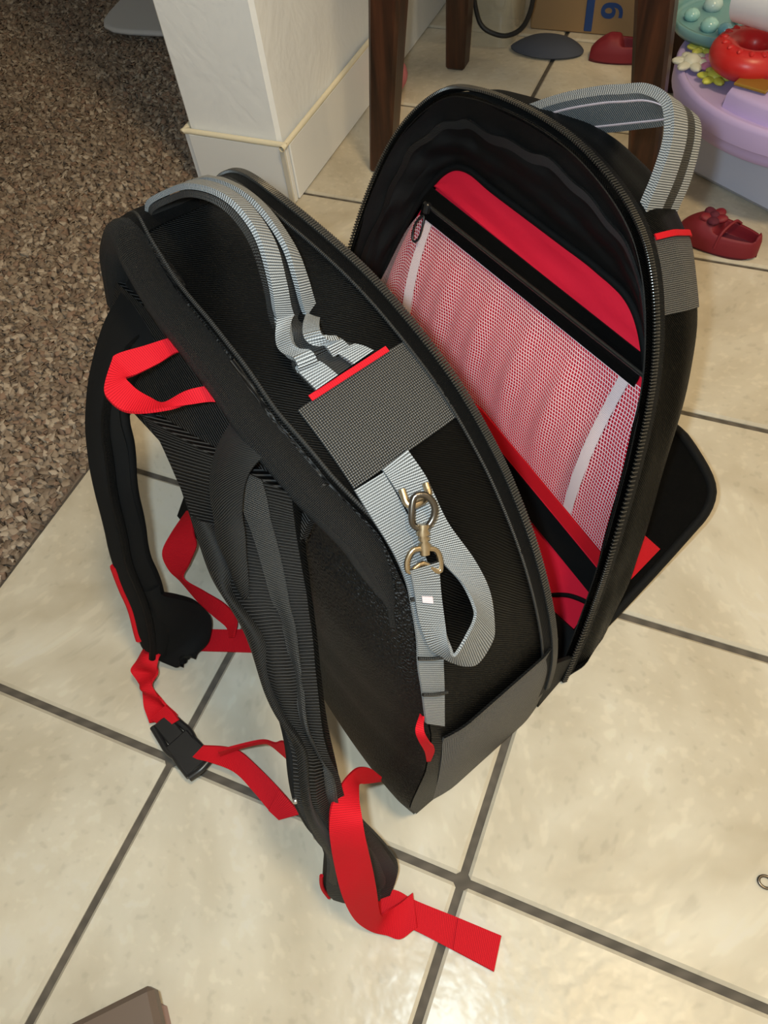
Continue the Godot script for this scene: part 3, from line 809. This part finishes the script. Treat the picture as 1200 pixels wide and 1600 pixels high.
	var ga: Array = [Vector3(-0.214, -0.092, 0.030), Vector3(-0.167, -0.132, 0.030), Vector3(-0.138, -0.190, 0.014), Vector3(-0.074, -0.301, 0.012), Vector3(-0.013, -0.410, 0.014)]
	var gb: Array = [Vector3(-0.240, -0.159, 0.020), Vector3(-0.212, -0.208, 0.020), Vector3(-0.184, -0.256, 0.012), Vector3(-0.139, -0.351, 0.012), Vector3(-0.089, -0.459, 0.014)]
	var gt := obj("webbing_tail", ribbon(ga, gb, .0024), M["red_webbing"], bag)
	tag(gt, "red webbing tail with a stitched end on the tiles")
	obj("hem", ribbon(ga.slice(3, 5), gb.slice(3, 5), .0032, .02, .98, -.006, 0, 6), M["red_webbing"], gt)

func buckle() -> void:
	var b := Node3D.new()
	b.name = "buckle"
	bag.add_child(b)
	b.set_meta("label", "black plastic side-release buckle")
	var ends: Array = [Vector3(-0.433, 0.749, 0.060), Vector3(-0.415, 0.531, 0.050)]
	var p0 := V(ends[0])
	var p1 := V(ends[1])
	var x := (p1 - p0).normalized()
	var z := x.cross(Vector3.UP).normalized()
	b.transform = Transform3D(Basis(x, z.cross(x), z), (p0 + p1) * .5)
	var long := p0.distance_to(p1)
	var m: Material = M["black_plastic"]
	var hood := obj("socket", block(Vector3(long * .56, .009, .027), .002), m, b)
	hood.position.x = long * .18
	var bar := obj("crossbar", tube([Vector3(long * .5, 0, -.0135), Vector3(long * .53, .001, 0), Vector3(long * .5, 0, .0135)], .0038, 8), m, b)
	bar.position.y = .001
	for s in [-1, 1]:
		obj("prong", tube([Vector3(-long * .5, 0, s * .010), Vector3(-long * .25, 0, s * .012), Vector3(-long * .05, .0, s * .0135), Vector3(long * .12, 0, s * .0115)], .0034, 8), m, b)
		obj("side_rail", tube([Vector3(-long * .02, 0, s * .0110), Vector3(long * .2, .001, s * .0120), Vector3(long * .48, 0, s * .0125)], .0036, 8), m, b)
	var core := obj("plug", block(Vector3(long * .5, .006, .018), .0015), m, b)
	core.position.x = -long * .25

func lid() -> void:
	var ld := Node3D.new()
	ld.name = "front_lid"
	bag.add_child(ld)
	ld.set_meta("label", "front half of the backpack hinged open away from the main compartment")
	var depth := func(t: float) -> float: return .27 + .035 * sin(clampf((t - 1.0) / 15.0, 0, 1) * PI)
	var side_at := func(u: float, t: float, off: float) -> Vector3:
		return V(LA(u * depth.call(t), t, off + .018 * sin(u * PI * .9) - .05 * pow(u, 8.0) + .007 * wob(u, (t - .6) / 15.4 * 4.0, 2.0)))
	obj("lid_side", sheet(func(u, v): return side_at.call(u, lerpf(.6, 16.0, v), 0.0), 22, 140, .003), M["black_deep"], ld)
	var front := func(u: float, v: float) -> Vector3:
		var t := lerpf(1.0, 8.5, v)
		var p := LA(depth.call(t), t, -.05)
		var q := LA(depth.call(17.0 - t), 17.0 - t, -.05)
		var m := p.lerp(q, u)
		m.x += .05 * sin(minf(minf(u, 1 - u) * 6.0, 1.0) * PI * .5)
		return V(m)
	obj("front_panel", sheet(front, 24, 40, .004), M["black_plain"], ld)
	# charcoal patch with red trim at the handle
	var patch := obj("handle_patch", sheet(func(u, v): return side_at.call(lerpf(.14, .99, u), lerpf(5.45, 6.5, v), .008), 16, 14, .0016), M["charcoal_basket"], ld)
	obj("red_trim", sheet(func(u, v): return side_at.call(lerpf(.2, .86, v), 6.5 + lerpf(-.06, .04, u), .016), 3, 14, .0014), M["red_webbing"], patch)
	# zipper of the lid
	obj("zipper_tape", sheet(func(u, v): return V(LA(lerpf(.012, .055, u), lerpf(.9, 16, v), .018)), 4, 140, .002), M["black_plain"], ld)
	teeth("zipper_teeth", func(k):
		var t := lerpf(1.0, 16, k)
		var p := V(LA(.008, t, .024))
		return [p, V(LA(-.04, t, .01)) - p, V(LA(.008, t, .1)) - p], 400, ld)
	# loose black lining between zipper and pocket, with its puckered binding
	var rimf := func(u: float, v: float) -> Vector3:
		var o := cr2(lid_arch, lerpf(.9, 16, v))
		var i := cr2(lid_inner, lerpf(.0, 16, v))
		var q := o.lerp(i, u)
		var n := .155 * pow(u, .8) + .014 * wob(u * 1.4, v * 5.0, .4) * sin(u * PI)
		return V(L(n, q.x + .012 * wob(v * 7.0, u, 2.2) * sin(u * PI), q.y - .012 * sin(u * PI)))
	obj("lid_lining", sheet(rimf, 18, 130, .002), M["black_lining"], ld)
	var bind := func(u: float, v: float) -> Vector3:
		var t := lerpf(4.0, 15.5, v)
		var o := cr2(lid_arch, .9 + t * .9437)
		var i := cr2(lid_inner, t)
		var s := .24 + .10 * u + .07 * wob(v * 5.0, 0.3, 4.0)
		var q := o.lerp(i, s)
		return V(L(.155 * pow(s, .8) - .012, q.x, q.y - .006))
	tag(obj("lining_binding", sheet(bind, 4, 110, .002), M["charcoal_webbing"], ld), "puckered grey binding inside the lid")
	var pip := []
	for k in 44:
		var q := cr2(lid_inner, lerpf(2.0, 16.0, k / 43.0))
		pip.append(V(L(.142, q.x, q.y)))
	obj("pocket_piping", tube(pip, .0034, 8, false, 3), M["black_padding"], ld)
	# red lining behind everything
	var red := func(u: float, v: float) -> Vector3:
		var t := lerpf(.0, 8.0, v)
		var p := cr2(lid_inner, t)
		var q := cr2(lid_inner, 16.0 - t) if t > 0.01 else Vector2(1.39, .05)
		var m := p.lerp(q, u)
		return V(L(.175 + .01 * wob(u, v, 3.0), m.x, m.y))
	tag(obj("red_lining", sheet(red, 24, 30, .002), M["red_lining"], ld), "red fabric lining")
	var near_w := PackedVector2Array([Vector2(.0, .06), Vector2(.22, .1), Vector2(.4, .115), Vector2(.62, .155), Vector2(.85, .215), Vector2(1.03, .3), Vector2(1.14, .42)])
	# pocket with a zipper: red strip above, black zipper band, netting below
	var across := func(u: float, lo: float, hi: float, k: float) -> Vector2:       # w and u along the pocket
		return Vector2(lerpf(.16, 1.30, u), lerpf(lo, hi, k))
	var upper := func(u: float, v: float) -> Vector3:
		var w := lerpf(.30, 1.25, u)
		var lo := lerpf(1.03, 1.135, (w - .35) / .87)
		var hi := lerpf(1.14, 1.235, (w - .4) / .72) if w < 1.12 else lerpf(1.235, 1.13, pow((w - 1.12) / .13, 2.0))
		return V(L(.15 + .006 * wob(u * 1.3, v, .9), w, lerpf(lo, maxf(hi, lo + .004), v)))
	tag(obj("red_pocket_strip", sheet(upper, 30, 8, .002), M["red_lining"], ld), "red strip above the pocket zipper")
	var band := obj("pocket_zipper", sheet(func(u, v):
		var w := lerpf(.30, 1.262, u)
		var lo := lerpf(.945, 1.03, (w - .32) / .92)
		var hi := lerpf(1.04, 1.128, (w - .35) / .87)
		return V(L(.14 - .012 * exp(-pow((v - .5) / .1, 2.0)), w, lerpf(lo, hi, v))), 40, 10, .002), M["black_plain"], ld)
	tag(band, "black zipper tape across the pocket")
	obj("coil", tube(range(24).map(func(k): return V(L(.122, lerpf(.26, 1.24, k / 23.0), lerpf(.993, 1.082, k / 23.0)))), .0022, 6), M["zipper_coil"], band)
	var pull := obj("zipper_pull", tube([V(L(.105, 1.215, 1.05)), V(L(.10, 1.235, 1.02)), V(L(.098, 1.235, .975)), V(L(.098, 1.22, .96)), V(L(.1, 1.205, .98)), V(L(.102, 1.205, 1.02))], .0013, 6, true), M["black_plastic"], band)
	tag(pull, "small black zipper pull")
	obj("slider", block(Vector3(.007, .011, .006), .0015), M["black_plastic"], band)
	band.get_child(-1).position = V(L(.112, 1.215, 1.075))
	band.get_child(-1).rotation.z = -.4
	var net_at := func(w: float, v: float, off: float) -> Vector3:
		var lo := .41 + .243 * (minf(w, .75) - .155)
		var hi := lerpf(.952, 1.035, (w - .32) / .92)
		if w > 1.26: hi = lerpf(1.035, .66, pow((w - 1.26) / .14, 1.6))
		var q := lerpf(lo, maxf(hi, lo + .004), v)
		w = maxf(w, table(near_w, q))
		return V(L(.148 - .03 * sin(v * PI) - off + .006 * sin(w * 34.0) * sin(v * PI) + .004 * sin(w * 71.0) * sin(v * PI), w, q))
	var net := obj("mesh_pocket", sheet(func(u, v): return net_at.call(lerpf(.10, 1.40, u), v, 0.0), 90, 20, 0.0), M["white_net"], ld)
	tag(net, "white netting pocket over red lining, looking pink")
	tag(obj("white_tape", sheet(func(u, v): return net_at.call(lerpf(1.232, 1.202, u) - .03 * (1 - v), lerpf(.3, .985, v), .006), 3, 16, .001), M["white_tape"], net), "white fold at the netting's far side")
	tag(obj("white_tape", sheet(func(u, v): return net_at.call(lerpf(.355, .32, u) - .03 * (1 - v), v * .985, .006), 3, 16, .001), M["white_tape"], net), "white fold at the netting's near side")
	tag(obj("red_binding", sheet(func(u, v):
		var w := lerpf(.115, 1.37, u)
		var lo := .385 + .243 * (minf(w, .75) - .155)
		return V(L(.128, w, lo + .048 * v)), 30, 4, .002), M["red_webbing"], net), "red binding along the netting's lower edge")
	# below the pocket: black elastic, curved black piping, black foot
	tag(obj("elastic_band", sheet(func(u, v):
		var w := lerpf(.105, 1.38, u)
		return V(L(.158, w, .385 + .243 * (minf(w, .75) - .155) - lerpf(.125, .035, v))), 30, 4, .002), M["black_padding"], ld), "black elastic band")
	var arcp := []
	for q in [[.09, .222], [.131, .207], [.17, .186], [.21, .15], [.25, .105], [.28, .06]]:
		arcp.append(V(L(.148, q[0], q[1])))
	obj("curved_piping", tube(arcp, .0026, 6, false, 4), M["black_padding"], ld)
	obj("lower_lining", sheet(func(u, v): return V(L(.165 - .03 * (1 - v) * (1 - v), lerpf(.09, 1.4, u), lerpf(.045, .40, v))), 12, 8, .002), M["red_lining"], ld)
	obj("hinge_panel", sheet(func(u, v): return V(Vector3(lerpf(.5, .80, v), lerpf(.03, 1.43, u), .015 + .05 * pow(absf(2 * v - 1), 2.0))), 16, 10, .004), M["black_padding"], ld)
	obj("hinge_gusset", sheet(func(u, v): return V(Vector3(lerpf(.535, .70, v), -.012 + .02 * v, lerpf(.01, lerpf(.34, .12, v), u))), 6, 8, .004), M["black_plain"], ld)
	# second carrying handle, standing up from the lid
	var near_edge := [Vector2(.425, 1.26), Vector2(.449, 1.338), Vector2(.478, 1.375), Vector2(.483, 1.46), Vector2(.494, 1.541), Vector2(.519, 1.592), Vector2(.55, 1.617), Vector2(.606, 1.619), Vector2(.665, 1.599), Vector2(.73, 1.575), Vector2(.84, 1.521), Vector2(.95, 1.45), Vector2(1.0, 1.41)]
	var far_edge := [Vector2(.44, 1.24), Vector2(.465, 1.31), Vector2(.481, 1.362), Vector2(.485, 1.446), Vector2(.505, 1.53), Vector2(.53, 1.572), Vector2(.565, 1.575), Vector2(.614, 1.545), Vector2(.67, 1.519), Vector2(.726, 1.493), Vector2(.82, 1.452), Vector2(.93, 1.395), Vector2(.99, 1.36)]
	var near := []
	var far := []
	for k in near_edge.size():
		near.append(L([.075, .088, .08][mini(k, 2)], near_edge[k].x, near_edge[k].y))
		far.append(L([.255, .24, .25][mini(k, 2)], far_edge[k].x, far_edge[k].y))
	var hd := obj("carry_handle", ribbon(near, far, .005, 0, 1), M["grey_webbing"], ld)
	tag(hd, "grey carrying handle standing up from the lid")
	obj("grey_stripe", ribbon(near, far, .003, .0, .44, -.012, -.003), M["grey_webbing"], hd)
	obj("grey_stripe", ribbon(near, far, .003, .72, 1.0, -.012, -.003), M["grey_webbing"], hd)
	obj("black_stripe", ribbon(near, far, .003, .42, .74, -.014), M["black_webbing"], hd)
	for k in 2:
		obj("stitch_row", ribbon(near, far, .0012, .17 + .6 * k, .20 + .6 * k, .009), M["white_tape"], hd)
	# pocket flap fallen open on the floor behind the lid
	var flap_d := PackedVector2Array([Vector2(0, .80), Vector2(.2, .95), Vector2(.45, 1.15), Vector2(.7, 1.32), Vector2(.9, 1.44), Vector2(1.0, 1.49)])
	var flap := func(u: float, v: float) -> Vector3:
		var d := table(flap_d, v)
		var hh := .02 + .33 * pow(clampf((d - .85) / .64, 0, 1), 1.35)
		var cut := .22 * pow(clampf((v - .72) / .28, 0, 1), 2.4)
		var w0 := .035 + cut
		return V(Vector3(d + .05 * sin(u * PI), lerpf(w0, 1.42 - cut, u), hh))
	var fp := obj("pocket_flap", sheet(flap, 24, 24, .008), M["black_plain"], ld)
	tag(fp, "black front pocket flap hanging open to the floor")
	var rimp := []
	for k in 20: rimp.append(flap.call(0.0, k / 19.0))
	for k in range(1, 16): rimp.append(flap.call(k / 15.0, 1.0))
	obj("flap_binding", tube(rimp, .0052, 8, false, 2), M["black_padding"], fp)
	tag(obj("red_gusset", sheet(func(u, v):
		var lo := Vector3(1.015, .052, .195).lerp(Vector3(1.15, .054, .235), u)
		var hi := Vector3(1.03, .06, .215).lerp(Vector3(1.092, .095, .335), u)
		return V(lo.lerp(hi, v)), 4, 4, .003), M["red_webbing"], fp), "red triangle of pocket lining")

func furniture() -> void:
	# dark wooden chair behind the backpack
	var grainn := FastNoiseLite.new()
	grainn.seed = 9
	grainn.frequency = .02
	var wood := plain("dark_wood", lin(.075, .024, .010), .38, 0, .5)
	wood.albedo_texture = tex(make_image(128, func(x, y): return clampf(.7 + .5 * grainn.get_noise_2d(x * 500.0, y * 60.0), .3, 1)))
	wood.uv1_scale = Vector3(6, 3, 6)
	var ch := thing("chair", "dark brown tall wooden chair with square tapered legs behind the backpack", "chair", T(.12, 0, -3.9))
	for q in [[-.60, -3.33, .25, -.05], [.83, -3.34, -.25, -.05], [-.565, -4.52, .15, .15], [.78, -4.52, -.15, .15]]:
		var o := obj("leg", block(Vector3(.038, 2.16 * S, .038), .004, Vector2(1.7, 1.5), Vector2(q[2], q[3]) * S), wood, ch)
		o.position = T(q[0], 1.08, q[1]) - ch.position
	var seat := obj("seat", block(T(1.3, .11, 1.4), .01), wood, ch)
	seat.position = T(.12, 2.21, -3.92) - ch.position
	for z in [-3.32, -4.42]:
		var o := obj("apron", block(T(.92, .2, .07), .004), wood, ch)
		o.position = T(.12, 2.05, z * .985) - ch.position
	for x in [-.5, .74]:
		var o := obj("back_post", block(T(.15, 1.5, .12), .005), wood, ch)
		o.position = T(x, 3.0, -4.5) - ch.position
	for k in 4:
		var o := obj("back_slat", block(T(1.1, .14, .06), .004), wood, ch)
		o.position = T(.12, 2.6 + .33 * k, -4.5) - ch.position
	# cardboard carton with blue print
	var card := plain("cardboard", lin(.34, .215, .105), .85)
	var ink := plain("blue_ink", lin(.02, .06, .22), .8)
	var box := thing("cardboard_box", "brown cardboard carton with blue printed figures under the chair", "box", T(.18, 0, -5.34))
	obj("carton", block(T(.86, 1.1, .5), .003), card, box).position = T(0, .55, 0)
	obj("tape", block(T(.05, .62, .012), .001), ink, box).position = T(-.045, .33, .252)
	var tm := TextMesh.new()
	var sf := SystemFont.new()
	sf.font_names = PackedStringArray(["Droid Sans"])
	sf.font_weight = 700
	tm.font = sf
	tm.text = "9 94"
	tm.font_size = 16
	tm.pixel_size = .0035
	tm.depth = .0015
	var lt := obj("printed_figures", tm, ink, box)
	lt.position = T(.10, .27, .252)
	lt.rotation.z = PI / 2
	# things standing at the back
	var grey := plain("grey_vinyl", lin(.11, .11, .115), .5)
	var sk := thing("storage_bag", "dark grey soft bag beside the cardboard carton", "bag", T(.87, 0, -5.3))
	obj("bag_body", lathe([Vector2(0, 0), Vector2(.055, .0), Vector2(.066, .02), Vector2(.068, .15), Vector2(.058, .3), Vector2(.02, .33), Vector2(0, .33)], 24, func(q): return 1.0 + .06 * sin(q * 5.0)), grey, sk)
	obj("tie", tube(range(9).map(func(k): return Vector3(cos(k * TAU / 9.0) * .062, .27, sin(k * TAU / 9.0) * .062)), .004, 6, true), M["black_webbing"], sk)
	var pl := plain("clear_plastic", Color(.8, .78, .7, .25), .12, 0, .5)
	pl.transparency = BaseMaterial3D.TRANSPARENCY_ALPHA
	var bin := thing("plastic_bin", "clear plastic bin standing behind the chair's rear leg", "bin", T(-.50, 0, -4.98))
	obj("bin_wall", sheet(func(u, v):
		var a: float = u * TAU
		var r: float = .062 + .012 * v
		var k: float = 1.0 / pow(pow(absf(cos(a)), 5.0) + pow(absf(sin(a)), 5.0), .2)
		return Vector3(cos(a) * r * k, .004 + v * .3, sin(a) * r * k), 40, 8, .002), pl, bin)
	obj("bin_rim", tube(range(16).map(func(k):
		var a: float = k * TAU / 16.0
		var q: float = 1.0 / pow(pow(absf(cos(a)), 5.0) + pow(absf(sin(a)), 5.0), .2)
		return Vector3(cos(a) * .076 * q, .304, sin(a) * .076 * q)), .004, 6, true), pl, bin)
	var bl := plain("blue_cloth", lin(.05, .06, .09), .8)
	var bc := obj("blue_cloth", sheet(func(u, v):
		var a: float = u * TAU
		return Vector3(cos(a) * .07 * v * (1.0 + .08 * sin(a * 3.0)), .016 * (1 - v * v * v) + .004, sin(a) * .045 * v), 30, 8, .003), bl)
	bc.position = T(-.06, 0, -4.84)
	tag(bc, "dark blue folded cloth on the tiles behind the black cord", "cloth")
	var cord := obj("power_cord", tube([T(-.53, 1.2, -4.66), T(-.51, .75, -4.64), T(-.495, .41, -4.62), T(-.472, .275, -4.62), T(-.438, .205, -4.62), T(-.374, .17, -4.62), T(-.282, .16, -4.62), T(-.195, .2, -4.62), T(-.144, .283, -4.62), T(-.12, .42, -4.62), T(-.1, .8, -4.62), T(-.09, 1.3, -4.62)], .0045, 8), plain("cord_black", lin(.008, .008, .009), .5))
	tag(cord, "black cord hanging in a loop under the chair", "cord")
	# grey flat plate on the carpet behind the wall
	var gp := obj("metal_plate", lathe([Vector2(0, .03), Vector2(.205, .03), Vector2(.212, .026), Vector2(.212, .02), Vector2(.2, .016), Vector2(0, .016)], 48, func(q): return 1.0 / pow(pow(absf(cos(q)), 6.0) + pow(absf(sin(q)), 6.0), 1.0 / 6.0)), plain("grey_plate", lin(.5, .51, .54), .45))
	gp.position = T(-2.62, .02, -5.02)
	gp.rotation.y = .12
	tag(gp, "pale grey rounded plate lying on the dark carpet beyond the wall", "plate")
	# brown worn block at the lower left
	var bt := thing("bench", "brown leather bench end with a worn pinkish side poking in at the bottom left corner", "bench", T(.385, 0, .585), deg_to_rad(-134.0))
	var brown := plain("brown_leather", lin(.115, .08, .06), .5)
	var worn := plain("worn_leather", lin(.34, .22, .20), .8)
	obj("leather_top", block(Vector3(.24, .018, .034), .0045), brown, bt).position = Vector3(.12, .053, 0)
	obj("worn_side", block(Vector3(.232, .044, .026), .004), worn, bt).position = Vector3(.125, .022, -.003)
	# tiny ring on the floor at the right
	var tr := obj("metal_ring", tube(range(10).map(func(k): return Vector3(cos(k * TAU / 10.0) * .0058, .0014, sin(k * TAU / 10.0) * .0048)), .0014, 6, true), M["dark_metal"])
	tr.position = T(1.795, 0, -.305)
	tag(tr, "tiny dark metal ring on the tiles at the right edge", "ring")

func shoe(called: String, label: String, at: Vector3, turn: float, bow: bool) -> void:
	var red := M["shoe_red"] as Material
	var t := thing(called, label, "shoe", at, turn, "pair of small red shoes")
	# an open slipper, toe towards -x
	var body := func(u: float, v: float) -> Vector3:
		var s := u * 2.0 - 1.0                                  # across the shoe, -1 to 1
		var x := -.001 - .0585 * cos(v * PI) * (1.0 - .12 * sin(v * PI))
		var half := .0275 * pow(maxf(1.0 - pow(absf(x + .004) / .0615, 2.4), 0.0), .45) * (1.0 - .12 * smoothstep(-.02, .05, x))
		var tall := lerpf(.040, .036, v) * pow(clampf((x + .0625) / .035, 0.02, 1), .5) * pow(clampf((.0605 - x) / .008, .2, 1), .5)
		var dome := pow(maxf(1.0 - pow(absf(s), 2.6), 0.0), .5)
		var open := smoothstep(-.010, .002, x) * smoothstep(.054, .047, x)
		var dip := open * smoothstep(.80, .62, absf(s))
		return Vector3(x, lerpf(.004 + tall * dome, .011, dip), half * s)
	obj("upper", sheet(body, 40, 44, .0022), red, t)
	obj("sole", sheet(func(u, v):
		var x := lerpf(-.061, .059, v)
		var half := .026 * pow(maxf(1.0 - pow(absf(x + .008) / .0605, 2.6), 0.0), .42)
		return Vector3(x, .003, lerpf(-half, half, u)), 8, 24, .005), M["shoe_sole"], t)
	obj("insole", sheet(func(u, v): return Vector3(lerpf(.002, .046, v), .0125, lerpf(-.013, .013, u)), 6, 8, .001), M["shoe_inside"], t)
	if bow:
		obj("bow_knot", ball(.0075, Vector3(1, .8, 1)), M["shoe_inside"], t).position = Vector3(-.016, .043, 0)
		for k in 5:
			var q := k * TAU / 5.0
			var p := obj("bow_loop", ball(.0105, Vector3(1.1, .55, .85)), M["shoe_inside"] if k % 2 else red, t)
			p.position = Vector3(-.016 + cos(q) * .009, .0405, sin(q) * .010)
			p.rotation = Vector3(0, -q, .3)
		obj("strap", tube([Vector3(.004, .012, .0265), Vector3(.006, .032, .021), Vector3(.010, .040, .008), Vector3(.014, .040, -.008), Vector3(.018, .030, -.021)], .0024, 6), red, t)

func toys() -> void:
	plain("shoe_red", lin(.19, .008, .018), .6)
	plain("shoe_sole", lin(.10, .012, .016), .8)
	plain("shoe_inside", lin(.09, .006, .022), .8)
	shoe("baby_shoe", "small dark red shoe with a bow in front of the purple toy table", T(1.245, 0, -3.12), -.28, true)
	shoe("baby_shoe", "small dark red shoe lying under the chair by the carton", T(.42, 0, -4.82), .1, false)
	var pb := obj("ball", ball(.032), plain("pink_rubber", lin(.5, .16, .2), .6))
	pb.position = T(-.86, 0, -4.12) + Vector3(0, .032, 0)
	tag(pb, "small pink ball peeking out beside the chair's front leg", "ball")
	# purple activity table
	var t := thing("toy_table", "purple and white toy activity table at the top right", "toy table", T(1.52, 0, -3.9))
	var purple := plain("purple_plastic", lin(.50, .40, .72), .4)
	var white := plain("white_plastic", lin(.78, .79, .86), .4)
	var rr := .71 * S
	var ped := obj("pedestal", block(T(.66, .42, .66), .012), plain("pale_blue_plastic", lin(.52, .56, .72), .4), t)
	ped.position = T(-.08, .215, .12)
	ped.rotation.y = -.55
	obj("tray", lathe([Vector2(0, .34 * S), Vector2(rr * .93, .34 * S), Vector2(rr * .97, .35 * S), Vector2(rr * .985, .40 * S), Vector2(rr * 1.0, .41 * S), Vector2(rr * 1.0, .485 * S), Vector2(rr * .985, .505 * S), Vector2(rr * .96, .51 * S), Vector2(rr * .94, .495 * S), Vector2(0, .495 * S)], 72), purple, t)
	var raised := obj("raised_sector", sheet(func(u, v):
		var q := lerpf(deg_to_rad(-42), deg_to_rad(58), u)
		var pr: Vector2 = [Vector2(.55, .49), Vector2(.55, .57), Vector2(.58, .585), Vector2(.86, .57), Vector2(.885, .55), Vector2(.9, .49)][int(round(v * 5))]
		return Vector3(sin(q) * pr.x * rr, pr.y * S, cos(q) * pr.x * rr), 30, 5, .002), purple, t)
	tag(raised, "raised purple rim section")
	var gold := plain("gold_sticker", lin(.34, .2, .035), .35, .3)
	var gs := obj("gold_tile", block(Vector3(.046, .004, .03), .001), gold, t)
	gs.position = T(1.20, .592, -3.46) - t.position
	gs.rotation.y = -.35
	var teal := plain("teal_beads", lin(.22, .45, .47), .2)
	var well := obj("bead_well", lathe([Vector2(0, .6 * S), Vector2(.085, .6 * S), Vector2(.092, .63 * S), Vector2(.092, .66 * S), Vector2(.086, .66 * S), Vector2(.082, .61 * S), Vector2(0, .605 * S)], 36), plain("teal_plastic", lin(.16, .33, .36), .3), t)
	well.position = T(1.02, -.06, -4.12) - T(1.52, 0, -3.9)
	var rng := RandomNumberGenerator.new()
	rng.seed = 3
	var hues := [lin(.3, .55, .55), lin(.45, .6, .62), lin(.16, .36, .45), lin(.55, .6, .5)]
	var hm := []
	for k in 4: hm.append(plain("bead_%d" % k, hues[k], .2))
	var bm := ball(.013, Vector3(1, .8, 1), 12)
	for k in 16:
		var q := rng.randf() * TAU
		var e := sqrt(rng.randf()) * .07
		var b := obj("bead", bm, hm[k % 4], well)
		b.position = Vector3(cos(q) * e, .63 * S, sin(q) * e)
		b.scale = Vector3.ONE * rng.randf_range(.75, 1.25)
	var rl := obj("roller", tube([T(1.06, .86, -3.74), T(1.7, .86, -3.46)], .042, 24, false, 4), white, t)
	rl.position = -t.position
	tag(rl, "white toy roller")
	# flowers
	var petal := ball(.0085, Vector3(1.2, .45, .8), 10)
	for q in [[.932, -3.89, lin(.55, .55, .1), "yellow"], [.897, -3.74, lin(.62, .62, .52), "white"], [.992, -3.755, lin(.62, .22, .38), "pink"], [1.022, -3.625, lin(.55, .58, .08), "yellow"], [1.075, -3.70, lin(.42, .2, .5), "violet"]]:
		var fl := obj("flower", ball(.0105, Vector3(1, .7, 1), 12), plain("petal_" + q[3] + str(q[0]), q[2], .45), t)
		fl.position = T(q[0], .53, q[1]) - t.position
		for k in 6:
			var p := obj("petal", petal, M["petal_" + q[3] + str(q[0])], fl)
			var w := k * TAU / 6.0
			p.position = Vector3(cos(w) * .012, -.001, sin(w) * .012)
			p.rotation.y = -w
		fl.scale = Vector3.ONE * (1.3 if q[3] == "white" else 1.15)
	# red ring with moulded bumps
	var rp := plain("red_rubber", lin(.56, .02, .02), .35)
	var rg := obj("ring", tube(range(12).map(func(k): return Vector3(cos(k * TAU / 12.0) * .036, 0, sin(k * TAU / 12.0) * .036)), .020, 16, true), rp, t)
	rg.position = T(1.15, .62, -3.66) - t.position
	rg.rotation = Vector3(.0, 0, -.04)
	tag(rg, "red rubber ring with moulded bumps")
	for k in 16:
		var w := k * TAU / 16.0
		var b := obj("bump", ball(.0042, Vector3.ONE, 10), rp, rg)
		b.position = Vector3(cos(w) * .040, .0185, sin(w) * .040)
		b.scale = Vector3(1.5, .8, 1.0)
		b.rotation.y = -w
